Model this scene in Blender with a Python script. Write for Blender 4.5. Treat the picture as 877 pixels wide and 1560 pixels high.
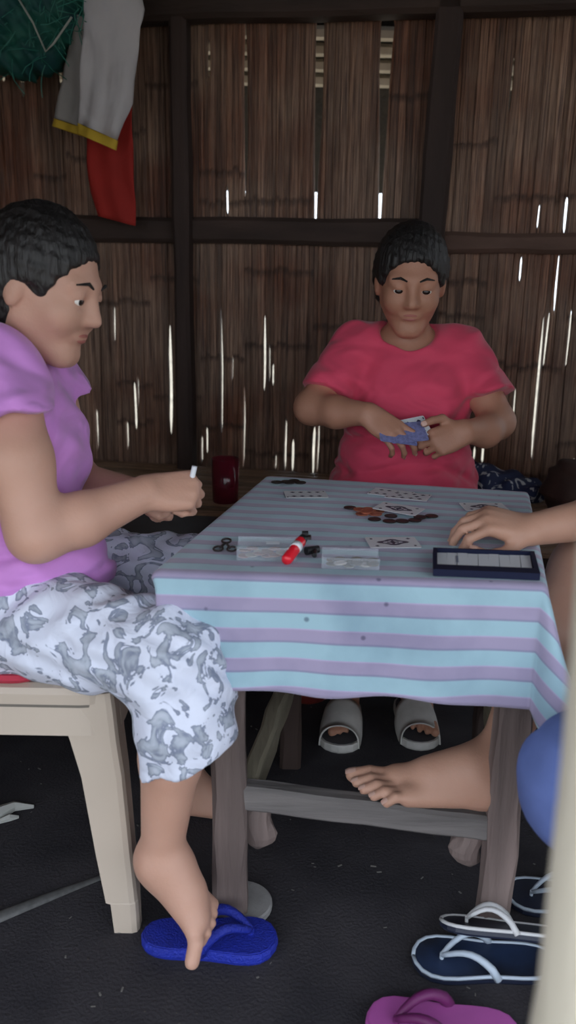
import bpy, math, random
import numpy as np
from mathutils import Vector, Matrix

for o in list(bpy.data.objects):
    bpy.data.objects.remove(o)
SC = bpy.context.scene
COL = SC.collection
rnd = random.Random(7)

# ------------------------------------------------------------------ camera
PITCH, ROLL, FPX, CAMH = 0.265, 0.018, 1300.0, 1.11
cam = bpy.data.cameras.new('camera')
cam.sensor_fit = 'VERTICAL'
cam.sensor_height = 36.0
cam.lens = 36.0 * FPX / 1560.0
cam.clip_start = 0.02
cam.dof.use_dof = True
cam.dof.focus_distance = 1.75
cam.dof.aperture_fstop = 3.3
co = bpy.data.objects.new('camera', cam)
COL.objects.link(co)
up0 = Vector((0, math.sin(PITCH), math.cos(PITCH)))
fw = Vector((0, math.cos(PITCH), -math.sin(PITCH)))
rt = Vector((1, 0, 0)) * math.cos(ROLL) + up0 * math.sin(ROLL)
upv = Vector((-1, 0, 0)) * math.sin(ROLL) + up0 * math.cos(ROLL)
co.matrix_world = Matrix(((rt.x, upv.x, -fw.x, 0), (rt.y, upv.y, -fw.y, 0), (rt.z, upv.z, -fw.z, CAMH), (0, 0, 0, 1)))
SC.camera = co

# ------------------------------------------------------------------ world, exposure
w = bpy.data.worlds.new('world')
SC.world = w
w.use_nodes = True
bg = w.node_tree.nodes['Background']
bg.inputs['Color'].default_value = (0.83, 0.915, 1.0, 1)
bg.inputs['Strength'].default_value = 1.0
SC.view_settings.view_transform = 'Standard'
SC.view_settings.look = 'None'
SC.view_settings.gamma = 1.0
SC.view_settings.use_curve_mapping = False
SC.view_settings.exposure = 1.55

# ------------------------------------------------------------------ materials
MATS = {}


def mat(name, col, rough=0.7, var=0.0, scale=8.0, stretch=(1, 1, 1), bump=0.0, bscale=60.0, col2=None,
        spec=0.5, metal=0.0, sheen=0.0, trans=0.0, sss=0.0, detail=4.0, bdist=0.01, bdistort=0.0, bdetail=5.0):
    m = bpy.data.materials.new(name)
    m.use_nodes = True
    nt = m.node_tree
    b = nt.nodes['Principled BSDF']
    b.inputs['Roughness'].default_value = rough
    b.inputs['Specular IOR Level'].default_value = spec
    b.inputs['Metallic'].default_value = metal
    b.inputs['Sheen Weight'].default_value = sheen
    b.inputs['Transmission Weight'].default_value = trans
    if sss:
        b.inputs['Subsurface Weight'].default_value = sss
        b.inputs['Subsurface Radius'].default_value = (0.012, 0.005, 0.003)
    tc = nt.nodes.new('ShaderNodeTexCoord')
    mp = nt.nodes.new('ShaderNodeMapping')
    mp.inputs['Scale'].default_value = stretch
    nt.links.new(tc.outputs['Object'], mp.inputs['Vector'])
    if var or col2:
        n = nt.nodes.new('ShaderNodeTexNoise')
        n.inputs['Scale'].default_value = scale
        n.inputs['Detail'].default_value = detail
        nt.links.new(mp.outputs['Vector'], n.inputs['Vector'])
        r = nt.nodes.new('ShaderNodeValToRGB')
        r.color_ramp.elements[0].position = 0.32
        r.color_ramp.elements[1].position = 0.68
        c2 = col2 if col2 else tuple(min(1, c * (1 + var)) for c in col)
        c1 = col if col2 else tuple(c * (1 - var) for c in col)
        r.color_ramp.elements[0].color = (*c1, 1)
        r.color_ramp.elements[1].color = (*c2, 1)
        nt.links.new(n.outputs['Fac'], r.inputs['Fac'])
        nt.links.new(r.outputs['Color'], b.inputs['Base Color'])
    else:
        b.inputs['Base Color'].default_value = (*col, 1)
    if bump:
        n2 = nt.nodes.new('ShaderNodeTexNoise')
        n2.inputs['Scale'].default_value = bscale
        n2.inputs['Detail'].default_value = bdetail
        nt.links.new(mp.outputs['Vector'], n2.inputs['Vector'])
        bp = nt.nodes.new('ShaderNodeBump')
        bp.inputs['Strength'].default_value = bump
        bp.inputs['Distance'].default_value = bdist
        n2.inputs['Distortion'].default_value = bdistort
        nt.links.new(n2.outputs['Fac'], bp.inputs['Height'])
        nt.links.new(bp.outputs['Normal'], b.inputs['Normal'])
    MATS[name] = m
    return m


def bamboo_mat(name, c1, c2, cdark, zaxis=True):
    """split bamboo: fine fibre streaks along the length, darker node bands from the 'node' attribute, own tone per piece"""
    m = bpy.data.materials.new(name)
    m.use_nodes = True
    nt = m.node_tree
    L = nt.links.new
    b = nt.nodes['Principled BSDF']
    b.inputs['Roughness'].default_value = 0.55
    tc = nt.nodes.new('ShaderNodeTexCoord')
    oi = nt.nodes.new('ShaderNodeObjectInfo')
    mp = nt.nodes.new('ShaderNodeMapping')
    mp.inputs['Scale'].default_value = (1, 1, 0.018) if zaxis else (0.018, 1, 1)
    L(tc.outputs['Object'], mp.inputs['Vector'])
    n = nt.nodes.new('ShaderNodeTexNoise')
    n.inputs['Scale'].default_value = 330
    n.inputs['Detail'].default_value = 5
    n.inputs['Roughness'].default_value = 0.65
    L(mp.outputs['Vector'], n.inputs['Vector'])
    r = nt.nodes.new('ShaderNodeValToRGB')
    r.color_ramp.elements[0].position = 0.36
    r.color_ramp.elements[0].color = (*cdark, 1)
    r.color_ramp.elements[1].position = 0.66
    r.color_ramp.elements[1].color = (*c1, 1)
    L(n.outputs['Fac'], r.inputs['Fac'])
    n3 = nt.nodes.new('ShaderNodeTexNoise')
    n3.inputs['Scale'].default_value = 3.2
    n3.inputs['Detail'].default_value = 4
    L(tc.outputs['Object'], n3.inputs['Vector'])
    r3 = nt.nodes.new('ShaderNodeValToRGB')
    r3.color_ramp.elements[0].position = 0.42
    r3.color_ramp.elements[0].color = (0, 0, 0, 1)
    r3.color_ramp.elements[1].position = 0.66
    r3.color_ramp.elements[1].color = (1, 1, 1, 1)
    L(n3.outputs['Fac'], r3.inputs['Fac'])
    mx = nt.nodes.new('ShaderNodeMix')
    mx.data_type = 'RGBA'
    mx.blend_type = 'MULTIPLY'
    L(r3.outputs['Color'], mx.inputs['Factor'])
    L(r.outputs['Color'], mx.inputs['A'])
    mx.inputs['B'].default_value = (*c2, 1)
    hs = nt.nodes.new('ShaderNodeHueSaturation')
    mr = nt.nodes.new('ShaderNodeMapRange')
    mr.inputs['To Min'].default_value = 0.62
    mr.inputs['To Max'].default_value = 1.3
    L(oi.outputs['Random'], mr.inputs['Value'])
    L(mr.outputs['Result'], hs.inputs['Value'])
    L(mx.outputs['Result'], hs.inputs['Color'])
    at = nt.nodes.new('ShaderNodeAttribute')
    at.attribute_name = 'node'
    mx2 = nt.nodes.new('ShaderNodeMix')
    mx2.data_type = 'RGBA'
    L(at.outputs['Fac'], mx2.inputs['Factor'])
    L(hs.outputs['Color'], mx2.inputs['A'])
    mx2.inputs['B'].default_value = (cdark[0] * .5, cdark[1] * .45, cdark[2] * .4, 1)
    L(mx2.outputs['Result'], b.inputs['Base Color'])
    bp = nt.nodes.new('ShaderNodeBump')
    bp.inputs['Strength'].default_value = 0.7
    bp.inputs['Distance'].default_value = 0.004
    L(n.outputs['Fac'], bp.inputs['Height'])
    L(bp.outputs['Normal'], b.inputs['Normal'])
    MATS[name] = m
    return m


bamboo_mat('bamboo', (0.42, 0.26, 0.175), (0.62, 0.36, 0.26), (0.070, 0.034, 0.025))
bamboo_mat('bench_bamboo', (0.46, 0.30, 0.19), (0.75, 0.65, 0.55), (0.18, 0.11, 0.07), False)
mat('dark_wood', (0.030, 0.017, 0.014), 0.8, col2=(0.055, 0.032, 0.026), scale=14, stretch=(1, 1, .12), bump=.4, bscale=50)
mat('rail_wood', (0.030, 0.017, 0.013), 0.8, col2=(0.06, 0.035, 0.027), scale=14, stretch=(.12, 1, 1), bump=.4, bscale=50)
mat('brown_rail', (0.085, 0.045, 0.032), 0.8, col2=(0.14, 0.08, 0.06), scale=14, stretch=(.12, 1, 1), bump=.4, bscale=50)
mat('table_wood', (0.12, 0.088, 0.082), 0.75, col2=(0.27, 0.20, 0.185), scale=16, stretch=(1, 1, .10), bump=.5, bscale=60)
mat('stretcher_wood', (0.085, 0.076, 0.076), 0.8, col2=(0.19, 0.17, 0.165), scale=22, stretch=(.1, 1, 1), bump=.5, bscale=60)
mat('side_wood', (0.16, 0.14, 0.10), 0.75, col2=(0.3, 0.26, 0.19), scale=16, stretch=(1, .1, 1), bump=.5, bscale=60)
mat('thatch', (0.010, 0.007, 0.005), 0.95, col2=(0.026, 0.018, 0.012), scale=40, stretch=(1, .1, 1), bump=.7, bscale=90)
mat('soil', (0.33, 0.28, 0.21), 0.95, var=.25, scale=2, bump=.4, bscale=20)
mat('plastic_beige', (0.53, 0.44, 0.365), 0.42, var=.05, scale=3)
mat('groove', (0.16, 0.14, 0.12), 0.7)
mat('skin_a', (0.50, 0.275, 0.20), 0.55, col2=(0.58, 0.33, 0.25), scale=7, bump=.08, bscale=220, sss=.08)
mat('skin_b', (0.38, 0.180, 0.115), 0.55, col2=(0.46, 0.225, 0.15), scale=7, bump=.08, bscale=220, sss=.08)
mat('skin_c', (0.44, 0.235, 0.165), 0.55, col2=(0.52, 0.29, 0.21), scale=7, bump=.08, bscale=220, sss=.08)
mat('nail', (0.62, 0.39, 0.32), 0.35)
mat('lips', (0.36, 0.12, 0.10), 0.45)
mat('hair', (0.010, 0.008, 0.008), 0.5, var=.5, scale=60, stretch=(1, 1, .15), bump=.8, bscale=120)
mat('eye_white', (0.75, 0.72, 0.68), 0.2)
mat('eye_dark', (0.02, 0.012, 0.01), 0.15)
mat('shirt_purple', (0.60, 0.25, 0.66), 0.85, var=.07, scale=9, bump=.55, bscale=9, sheen=.2, bdist=.06, bdetail=.8, bdistort=1.0, stretch=(.8, 1, 1.5))
mat('shirt_red', (0.72, 0.060, 0.130), 0.8, var=.08, scale=9, bump=.55, bscale=8, sheen=.2, bdist=.06, bdetail=.8, bdistort=1.0, stretch=(.8, 1, 1.6))
mat('pants_maroon', (0.10, 0.02, 0.02), 0.85)
mat('shirt_grey', (0.20, 0.20, 0.21), 0.85)
mat('denim_blue', (0.115, 0.165, 0.42), 0.85, var=.12, scale=14, bump=.2, bscale=500)
mat('rubber_blue', (0.008, 0.022, 0.34), 0.6, var=.15, scale=30, bump=.5, bscale=260)
mat('rubber_navy', (0.010, 0.014, 0.035), 0.5)
mat('footbed_navy', (0.020, 0.040, 0.105), 0.6, col2=(0.006, 0.007, 0.012), scale=9)
mat('rubber_pale', (0.45, 0.52, 0.62), 0.5)
mat('rubber_white', (0.62, 0.62, 0.64), 0.5)
mat('rubber_magenta', (0.42, 0.09, 0.36), 0.6, var=.1)
mat('rubber_plum', (0.12, 0.01, 0.09), 0.6)
mat('slide_grey', (0.50, 0.48, 0.46), 0.6, var=.15, scale=20)
mat('slide_bed', (0.06, 0.06, 0.07), 0.7)
mat('stone', (0.28, 0.27, 0.27), 0.85, var=.12, scale=20, bump=.2, bscale=120)
mat('white_cloth', (0.52, 0.49, 0.50), 0.85, var=.06, scale=6, bump=.5, bscale=10, bdist=.05, bdetail=1.0, bdistort=.8, stretch=(1, 1, .6))
mat('grey_cloth', (0.30, 0.28, 0.27), 0.85, var=.08, scale=6, bump=.5, bscale=10, bdist=.05, bdetail=1.0, bdistort=.8, stretch=(1, 1, .6))
mat('yellow_trim', (0.55, 0.36, 0.03), 0.8)
mat('red_cloth', (0.36, 0.018, 0.012), 0.85, var=.15, scale=6)
mat('net_green', (0.012, 0.12, 0.085), 0.7, col2=(0.005, 0.05, 0.06), scale=12)
mat('net_fibre', (0.02, 0.16, 0.12), 0.6)
mat('cord_pale', (0.36, 0.38, 0.34), 0.7)
mat('red_plastic', (0.30, 0.045, 0.035), 0.45)
mat('dark_cushion', (0.012, 0.014, 0.028), 0.5, var=.3, scale=20)
mat('pale_edge', (0.62, 0.58, 0.50), 0.5)
mat('card_white', (0.72, 0.74, 0.78), 0.4)
mat('card_ink', (0.02, 0.025, 0.06), 0.5)
mat('card_blueback', (0.20, 0.21, 0.42), 0.45, var=.25, scale=120)
mat('card_red_ink', (0.30, 0.02, 0.02), 0.5)
mat('coin_dark', (0.04, 0.03, 0.03), 0.45, metal=.5)
mat('coin_copper', (0.42, 0.15, 0.09), 0.4, metal=.6, var=.2)
mat('coin_silver', (0.55, 0.50, 0.45), 0.4, metal=.4)
mat('coin_brass', (0.15, 0.11, 0.075), 0.5, metal=.3)
mat('coin_pink', (0.40, 0.25, 0.22), 0.5, metal=.3)
mat('bill_brown', (0.36, 0.13, 0.07), 0.8, var=.3, scale=60)
mat('lighter_red', (0.70, 0.015, 0.03), 0.25)
mat('black_plastic', (0.012, 0.012, 0.014), 0.4)
mat('paper', (0.74, 0.75, 0.80), 0.7)
mat('paper_ink', (0.2, 0.22, 0.3), 0.7)
mat('tray_navy', (0.006, 0.009, 0.034), 0.75, spec=.25)
mat('gold', (0.8, 0.55, 0.22), 0.25, metal=1)
mat('litter', (0.42, 0.42, 0.40), 0.8)
mat('dusty_grey', (0.10, 0.098, 0.10), 0.95, var=.25, scale=60)
mat('crumb', (0.16, 0.15, 0.14), 0.9)
mat('post_cream', (0.46, 0.41, 0.33), 0.7, col2=(0.66, 0.60, 0.50), scale=9, stretch=(1, 1, .3), bump=.5, bscale=30)
mat('stool_wood', (0.12, 0.07, 0.04), 0.7, var=.3, scale=14)
mat('cushion_red', (0.45, 0.03, 0.06), 0.8)
mat('dark_bag', (0.045, 0.022, 0.017), 0.8, var=.3, scale=12)


def clear_mat(name, tint, fac):
    m = bpy.data.materials.new(name)
    m.use_nodes = True
    nt = m.node_tree
    b = nt.nodes['Principled BSDF']
    b.inputs['Base Color'].default_value = (*tint, 1)
    b.inputs['Roughness'].default_value = 0.2
    b.inputs['Specular IOR Level'].default_value = 0.12
    b.inputs['Alpha'].default_value = fac
    MATS[name] = m


clear_mat('clear_plastic', (0.75, 0.82, 0.92), 0.11)


def glass_red():
    m = bpy.data.materials.new('red_glass')
    m.use_nodes = True
    nt = m.node_tree
    b = nt.nodes['Principled BSDF']
    b.inputs['Base Color'].default_value = (0.13, 0.010, 0.022, 1)
    b.inputs['Roughness'].default_value = 0.15
    b.inputs['Alpha'].default_value = 0.82
    MATS['red_glass'] = m


glass_red()


def floor_mat():
    m = bpy.data.materials.new('earth_floor')
    m.use_nodes = True
    nt = m.node_tree
    L = nt.links.new
    b = nt.nodes['Principled BSDF']
    b.inputs['Roughness'].default_value = 0.92
    b.inputs['Specular IOR Level'].default_value = 0.2
    tc = nt.nodes.new('ShaderNodeTexCoord')
    n = nt.nodes.new('ShaderNodeTexNoise')
    n.inputs['Scale'].default_value = 5
    n.inputs['Detail'].default_value = 8
    L(tc.outputs['Object'], n.inputs['Vector'])
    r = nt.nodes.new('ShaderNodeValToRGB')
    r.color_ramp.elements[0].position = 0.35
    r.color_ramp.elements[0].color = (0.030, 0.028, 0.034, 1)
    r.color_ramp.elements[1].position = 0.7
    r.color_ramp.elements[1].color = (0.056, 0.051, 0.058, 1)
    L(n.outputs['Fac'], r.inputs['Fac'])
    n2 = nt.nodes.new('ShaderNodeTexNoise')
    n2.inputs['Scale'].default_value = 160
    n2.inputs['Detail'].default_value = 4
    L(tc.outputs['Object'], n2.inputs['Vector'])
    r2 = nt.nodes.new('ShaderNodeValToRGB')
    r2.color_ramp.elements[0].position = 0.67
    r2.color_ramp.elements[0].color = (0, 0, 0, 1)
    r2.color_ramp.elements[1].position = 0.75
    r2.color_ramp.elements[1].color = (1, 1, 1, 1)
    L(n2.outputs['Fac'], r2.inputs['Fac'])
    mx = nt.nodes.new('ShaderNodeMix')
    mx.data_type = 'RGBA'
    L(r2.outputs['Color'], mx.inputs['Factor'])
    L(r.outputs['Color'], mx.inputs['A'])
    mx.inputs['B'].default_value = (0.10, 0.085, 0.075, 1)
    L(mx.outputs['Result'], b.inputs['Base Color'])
    bp = nt.nodes.new('ShaderNodeBump')
    bp.inputs['Strength'].default_value = 0.5
    bp.inputs['Distance'].default_value = 0.006
    L(n2.outputs['Fac'], bp.inputs['Height'])
    L(bp.outputs['Normal'], b.inputs['Normal'])
    MATS['earth_floor'] = m


floor_mat()


def camo_mat():
    m = bpy.data.materials.new('camo')
    m.use_nodes = True
    nt = m.node_tree
    L = nt.links.new
    b = nt.nodes['Principled BSDF']
    b.inputs['Roughness'].default_value = 0.85
    tc = nt.nodes.new('ShaderNodeTexCoord')
    n = nt.nodes.new('ShaderNodeTexNoise')
    n.inputs['Scale'].default_value = 21
    n.inputs['Detail'].default_value = 3.0
    n.inputs['Distortion'].default_value = 1.6
    L(tc.outputs['Object'], n.inputs['Vector'])
    r = nt.nodes.new('ShaderNodeValToRGB')
    cr = r.color_ramp
    cr.elements[0].position = 0.0
    cr.elements[0].color = (0.72, 0.75, 0.90, 1)
    e = cr.elements[1]
    e.position = 0.515
    e.color = (0.72, 0.75, 0.90, 1)
    for p, c in ((0.53, (0.20, 0.23, 0.33, 1)), (0.565, (0.30, 0.33, 0.42, 1)), (0.61, (0.42, 0.46, 0.55, 1)), (0.70, (0.5, 0.53, 0.63, 1))):
        e = cr.elements.new(p)
        e.color = c
    L(n.outputs['Fac'], r.inputs['Fac'])
    L(r.outputs['Color'], b.inputs['Base Color'])
    n2 = nt.nodes.new('ShaderNodeTexNoise')
    n2.inputs['Scale'].default_value = 14
    n2.inputs['Detail'].default_value = 3
    n2.inputs['Distortion'].default_value = 1.0
    L(tc.outputs['Object'], n2.inputs['Vector'])
    bp = nt.nodes.new('ShaderNodeBump')
    bp.inputs['Strength'].default_value = 0.5
    bp.inputs['Distance'].default_value = 0.02
    L(n2.outputs['Fac'], bp.inputs['Height'])
    L(bp.outputs['Normal'], b.inputs['Normal'])
    MATS['camo'] = m


camo_mat()


def stripe_mat():
    """woven stripes: 't' attribute = distance across the cloth in stripe periods"""
    m = bpy.data.materials.new('striped_cloth')
    m.use_nodes = True
    nt = m.node_tree
    L = nt.links.new
    b = nt.nodes['Principled BSDF']
    b.inputs['Roughness'].default_value = 0.75
    b.inputs['Sheen Weight'].default_value = 0.25
    at = nt.nodes.new('ShaderNodeAttribute')
    at.attribute_name = 't'
    fr = nt.nodes.new('ShaderNodeMath')
    fr.operation = 'FRACT'
    L(at.outputs['Fac'], fr.inputs[0])
    r = nt.nodes.new('ShaderNodeValToRGB')
    cr = r.color_ramp
    cy, mv, dk = (0.33, 0.50, 0.59, 1), (0.35, 0.30, 0.45, 1), (0.24, 0.235, 0.37, 1)
    cr.elements[0].position = 0.0
    cr.elements[0].color = dk
    cr.elements[1].position = 0.06
    cr.elements[1].color = mv
    for p, c in ((0.40, mv), (0.44, (0.46, 0.38, 0.58, 1)), (0.47, cy), (0.95, cy), (0.985, dk)):
        e = cr.elements.new(p)
        e.color = c
    L(fr.outputs[0], r.inputs['Fac'])
    tc = nt.nodes.new('ShaderNodeTexCoord')
    n = nt.nodes.new('ShaderNodeTexNoise')
    n.inputs['Scale'].default_value = 7
    n.inputs['Detail'].default_value = 6
    L(tc.outputs['Object'], n.inputs['Vector'])
    r2 = nt.nodes.new('ShaderNodeValToRGB')
    r2.color_ramp.elements[0].position = 0.30
    r2.color_ramp.elements[0].color = (0.72, 0.74, 0.78, 1)
    r2.color_ramp.elements[1].position = 0.55
    r2.color_ramp.elements[1].color = (1, 1, 1, 1)
    L(n.outputs['Fac'], r2.inputs['Fac'])
    mx = nt.nodes.new('ShaderNodeMix')
    mx.data_type = 'RGBA'
    mx.blend_type = 'MULTIPLY'
    mx.inputs['Factor'].default_value = 1
    L(r.outputs['Color'], mx.inputs['A'])
    L(r2.outputs['Color'], mx.inputs['B'])
    # small dark burn and grease spots
    v = nt.nodes.new('ShaderNodeTexVoronoi')
    v.inputs['Scale'].default_value = 17
    L(tc.outputs['Object'], v.inputs['Vector'])
    r3 = nt.nodes.new('ShaderNodeValToRGB')
    r3.color_ramp.elements[0].position = 0.045
    r3.color_ramp.elements[0].color = (0.30, 0.30, 0.36, 1)
    r3.color_ramp.elements[1].position = 0.085
    r3.color_ramp.elements[1].color = (1, 1, 1, 1)
    L(v.outputs['Distance'], r3.inputs['Fac'])
    mx2 = nt.nodes.new('ShaderNodeMix')
    mx2.data_type = 'RGBA'
    mx2.blend_type = 'MULTIPLY'
    mx2.inputs['Factor'].default_value = 0.8
    L(mx.outputs['Result'], mx2.inputs['A'])
    L(r3.outputs['Color'], mx2.inputs['B'])
    L(mx2.outputs['Result'], b.inputs['Base Color'])
    n4 = nt.nodes.new('ShaderNodeTexNoise')
    n4.inputs['Scale'].default_value = 700
    L(tc.outputs['Object'], n4.inputs['Vector'])
    bp = nt.nodes.new('ShaderNodeBump')
    bp.inputs['Strength'].default_value = 0.12
    bp.inputs['Distance'].default_value = 0.003
    L(n4.outputs['Fac'], bp.inputs['Height'])
    L(bp.outputs['Normal'], b.inputs['Normal'])
    MATS['striped_cloth'] = m


stripe_mat()


def printed_mat():
    m = bpy.data.materials.new('navy_print')
    m.use_nodes = True
    nt = m.node_tree
    L = nt.links.new
    b = nt.nodes['Principled BSDF']
    b.inputs['Roughness'].default_value = 0.8
    tc = nt.nodes.new('ShaderNodeTexCoord')
    n = nt.nodes.new('ShaderNodeTexNoise')
    n.inputs['Scale'].default_value = 26
    n.inputs['Detail'].default_value = 1
    n.inputs['Distortion'].default_value = 2.0
    L(tc.outputs['Object'], n.inputs['Vector'])
    r = nt.nodes.new('ShaderNodeValToRGB')
    r.color_ramp.elements[0].position = 0.60
    r.color_ramp.elements[0].color = (0.014, 0.022, 0.07, 1)
    r.color_ramp.elements[1].position = 0.63
    r.color_ramp.elements[1].color = (0.45, 0.46, 0.48, 1)
    L(n.outputs['Fac'], r.inputs['Fac'])
    L(r.outputs['Color'], b.inputs['Base Color'])
    MATS['navy_print'] = m


printed_mat()

# ------------------------------------------------------------------ object helpers


def base_of(o):
    v = Vector((0, 0, 0))
    while o is not None:
        v = v + o.location
        o = o.parent
    return v


def mesh_obj(name, verts, faces, material, parent=None, base=None, smooth=False, attrs=None):
    """verts in world space; the mesh is stored relative to its parent (or to base) so every thing has an origin of its own"""
    if parent is not None:
        b = base_of(parent)
    else:
        b = Vector(base) if base is not None else Vector((0, 0, 0))
    V = np.asarray(verts, dtype=np.float64) - np.array(b)
    me = bpy.data.meshes.new(name)
    me.from_pydata(V.tolist(), [], [tuple(int(i) for i in f) for f in faces])
    me.materials.append(MATS[material] if isinstance(material, str) else material)
    if smooth:
        me.polygons.foreach_set('use_smooth', [True] * len(me.polygons))
    if attrs:
        for k, vals in attrs.items():
            a = me.attributes.new(k, 'FLOAT', 'POINT')
            a.data.foreach_set('value', np.asarray(vals, dtype=np.float32))
    me.update()
    o = bpy.data.objects.new(name, me)
    COL.objects.link(o)
    if parent is not None:
        o.parent = parent
    else:
        o.location = b
    return o


def thing(name, label, cat, loc, group=None):
    o = bpy.data.objects.new(name, None)
    o.empty_display_size = 0.05
    COL.objects.link(o)
    o.location = loc
    return tag(o, label, cat, group)


def tag(o, label, cat, group=None):
    o['label'] = label
    o['category'] = cat
    if group:
        o['group'] = group
    return o


def structure(o, label=None):
    o['kind'] = 'structure'
    if label:
        o['label'] = label
    return o


class MB:
    def __init__(self):
        self.v, self.f = [], []

    def add(self, v, f):
        n = len(self.v)
        self.v += [tuple(map(float, p)) for p in v]
        self.f += [tuple(i + n for i in q) for q in f]
        return self

    def hexa(self, p):
        """8 corners: bottom 4 ccw, top 4 ccw"""
        return self.add(p, [(3, 2, 1, 0), (4, 5, 6, 7), (0, 1, 5, 4), (1, 2, 6, 5), (2, 3, 7, 6), (3, 0, 4, 7)])

    def box(self, c, s, ax=None, bev=0.0):
        c = Vector(c)
        if ax is None:
            ax = (Vector((1, 0, 0)), Vector((0, 1, 0)), Vector((0, 0, 1)))
        hx, hy, hz = s[0] / 2, s[1] / 2, s[2] / 2
        if bev <= 0:
            P = [c + ax[0] * (sx * hx) + ax[1] * (sy * hy) + ax[2] * (sz * hz)
                 for sz in (-1, 1) for sx, sy in ((-1, -1), (1, -1), (1, 1), (-1, 1))]
            return self.hexa(P)
        b = min(bev, hx * .9, hy * .9, hz * .9)
        rings = []
        for z, ins in ((-hz, b), (-hz + b, 0), (hz - b, 0), (hz, b)):
            x, y = hx - ins, hy - ins
            q = b * 0.6
            pts = [(-x + q, -y), (x - q, -y), (x, -y + q), (x, y - q), (x - q, y), (-x + q, y), (-x, y - q), (-x, -y + q)]
            rings.append([c + ax[0] * px + ax[1] * py + ax[2] * z for px, py in pts])
        return self.loft(rings, caps=True)

    def loft(self, rings, caps=True, closed=True):
        n = len(rings[0])
        v = [p for r in rings for p in r]
        f = []
        for k in range(len(rings) - 1):
            for i in range(n if closed else n - 1):
                j = (i + 1) % n
                f.append((k * n + i, k * n + j, (k + 1) * n + j, (k + 1) * n + i))
        if caps:
            f.append(tuple(range(n - 1, -1, -1)))
            f.append(tuple((len(rings) - 1) * n + i for i in range(n)))
        return self.add(v, f)

    def tube(self, pts, r, n=8, flat=None):
        pts = [Vector(p) for p in pts]
        rs = r if isinstance(r, (list, tuple)) else [r] * len(pts)
        rings = []
        pn = None
        for i, p in enumerate(pts):
            t = (pts[min(i + 1, len(pts) - 1)] - pts[max(i - 1, 0)]).normalized()
            if flat is not None:
                u = Vector(flat) - t * t.dot(Vector(flat))
            elif pn is None:
                u = t.orthogonal()
            else:
                u = pn - t * t.dot(pn)
            u.normalize()
            pn = u
            s = t.cross(u)
            fl = 0.45 if flat is not None else 1.0
            rings.append([p + (u * (math.cos(2 * math.pi * k / n) * fl) + s * math.sin(2 * math.pi * k / n)) * rs[i] for k in range(n)])
        return self.loft(rings)

    def lathe(self, c, prof, n=24, caps=True):
        c = Vector(c)
        rings = [[c + Vector((r * math.cos(2 * math.pi * k / n), r * math.sin(2 * math.pi * k / n), z)) for k in range(n)] for r, z in prof]
        return self.loft(rings, caps=caps)

    def prism(self, out, z0, z1, bev=0.0):
        """outline of (x, y) world points; bevelled edges"""
        O = [Vector((p[0], p[1], 0)) for p in out]
        cx = sum(O, Vector()) / len(O)

        def ring(z, ins):
            return [p + (cx - p).normalized() * ins + Vector((0, 0, z)) for p in O]
        rs = [ring(z0, 0), ring(z1, 0)] if bev <= 0 else [ring(z0, bev), ring(z0 + bev, 0), ring(z1 - bev, 0), ring(z1, bev)]
        return self.loft(rs)

    def build(self, name, material, parent=None, base=None, smooth=False):
        return mesh_obj(name, self.v, self.f, material, parent, base, smooth)


# ------------------------------------------------------------------ the setting
CA, SA = 1 / math.hypot(1, .2), .2 / math.hypot(1, .2)


def wp(u, off, z):
    """point of the bamboo wall: u along it, off towards the room"""
    return Vector((u * CA - SA * off, 2.79 - .2 * u * CA - CA * off, z))


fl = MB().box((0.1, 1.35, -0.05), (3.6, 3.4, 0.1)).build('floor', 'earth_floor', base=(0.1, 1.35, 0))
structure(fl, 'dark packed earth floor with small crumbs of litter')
gd = MB().box((0, 8, -0.12), (60, 60, 0.1)).build('ground', 'soil', base=(0, 8, -0.07))
structure(gd, 'pale bare ground outside the hut')

wall = bpy.data.objects.new('wall_back', None)
COL.objects.link(wall)
wall.location = wp(0, 0, 0)
structure(wall, 'dark wall of flattened split bamboo with daylight showing through its slits')

SLITS = [(-0.230, 0.61, 1.02, 0.0069), (-0.087, 0.76, 1.00, 0.0066), (-0.069, 0.79, 0.91, 0.0043), (-0.057, 0.78, 0.85, 0.0043),
         (-0.147, 0.50, 0.77, 0.0067), (-0.010, 0.50, 0.67, 0.0080), (0.013, 0.50, 0.60, 0.0077), (0.084, 0.49, 0.65, 0.0088),
         (-0.300, 0.51, 0.60, 0.0067), (-0.284, 0.54, 0.63, 0.0045), (-0.408, 0.60, 0.96, 0.0100), (-0.536, 0.61, 0.77, 0.0071),
         (-0.521, 0.69, 0.79, 0.0058), (-0.566, 0.54, 0.64, 0.0082), (-0.676, 0.53, 0.68, 0.0083), (-0.731, 0.51, 0.63, 0.0084),
         (-0.766, 0.51, 0.58, 0.0071), (-0.593, 0.90, 1.02, 0.008), (0.801, 1.03, 1.20, 0.0065), (0.775, 0.58, 1.02, 0.0086),
         (0.788, 0.87, 1.03, 0.0053), (0.694, 1.12, 1.19, 0.0053), (0.626, 0.56, 0.63, 0.0075),
         (0.600, 0.57, 0.61, 0.0064), (0.853, 0.87, 1.04, 0.0042), (0.905, 0.50, 0.59, 0.0065), (0.810, 1.26, 1.36, 0.0075),
         (0.733, 1.27, 1.34, 0.0042), (0.627, 1.59, 1.73, 0.0055), (-0.881, 1.66, 1.73, 0.016),
         (-0.752, 1.66, 1.78, 0.0099), (-0.715, 1.67, 1.80, 0.0099), (-0.192, 0.79, 0.87, 0.0044), (0.712, 0.68, 0.80, 0.0042),
         (-0.268, 1.70, 1.80, 0.0113), (-0.379, 1.70, 1.81, 0.0069), (0.098, 0.50, 0.67, 0.0055), (-0.964, 1.00, 1.07, 0.0086),
         (-0.212, 1.31, 1.39, 0.0044), (-0.945, 1.70, 1.77, 0.0166), (-0.045, 0.50, 0.55, 0.0044)]
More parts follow.
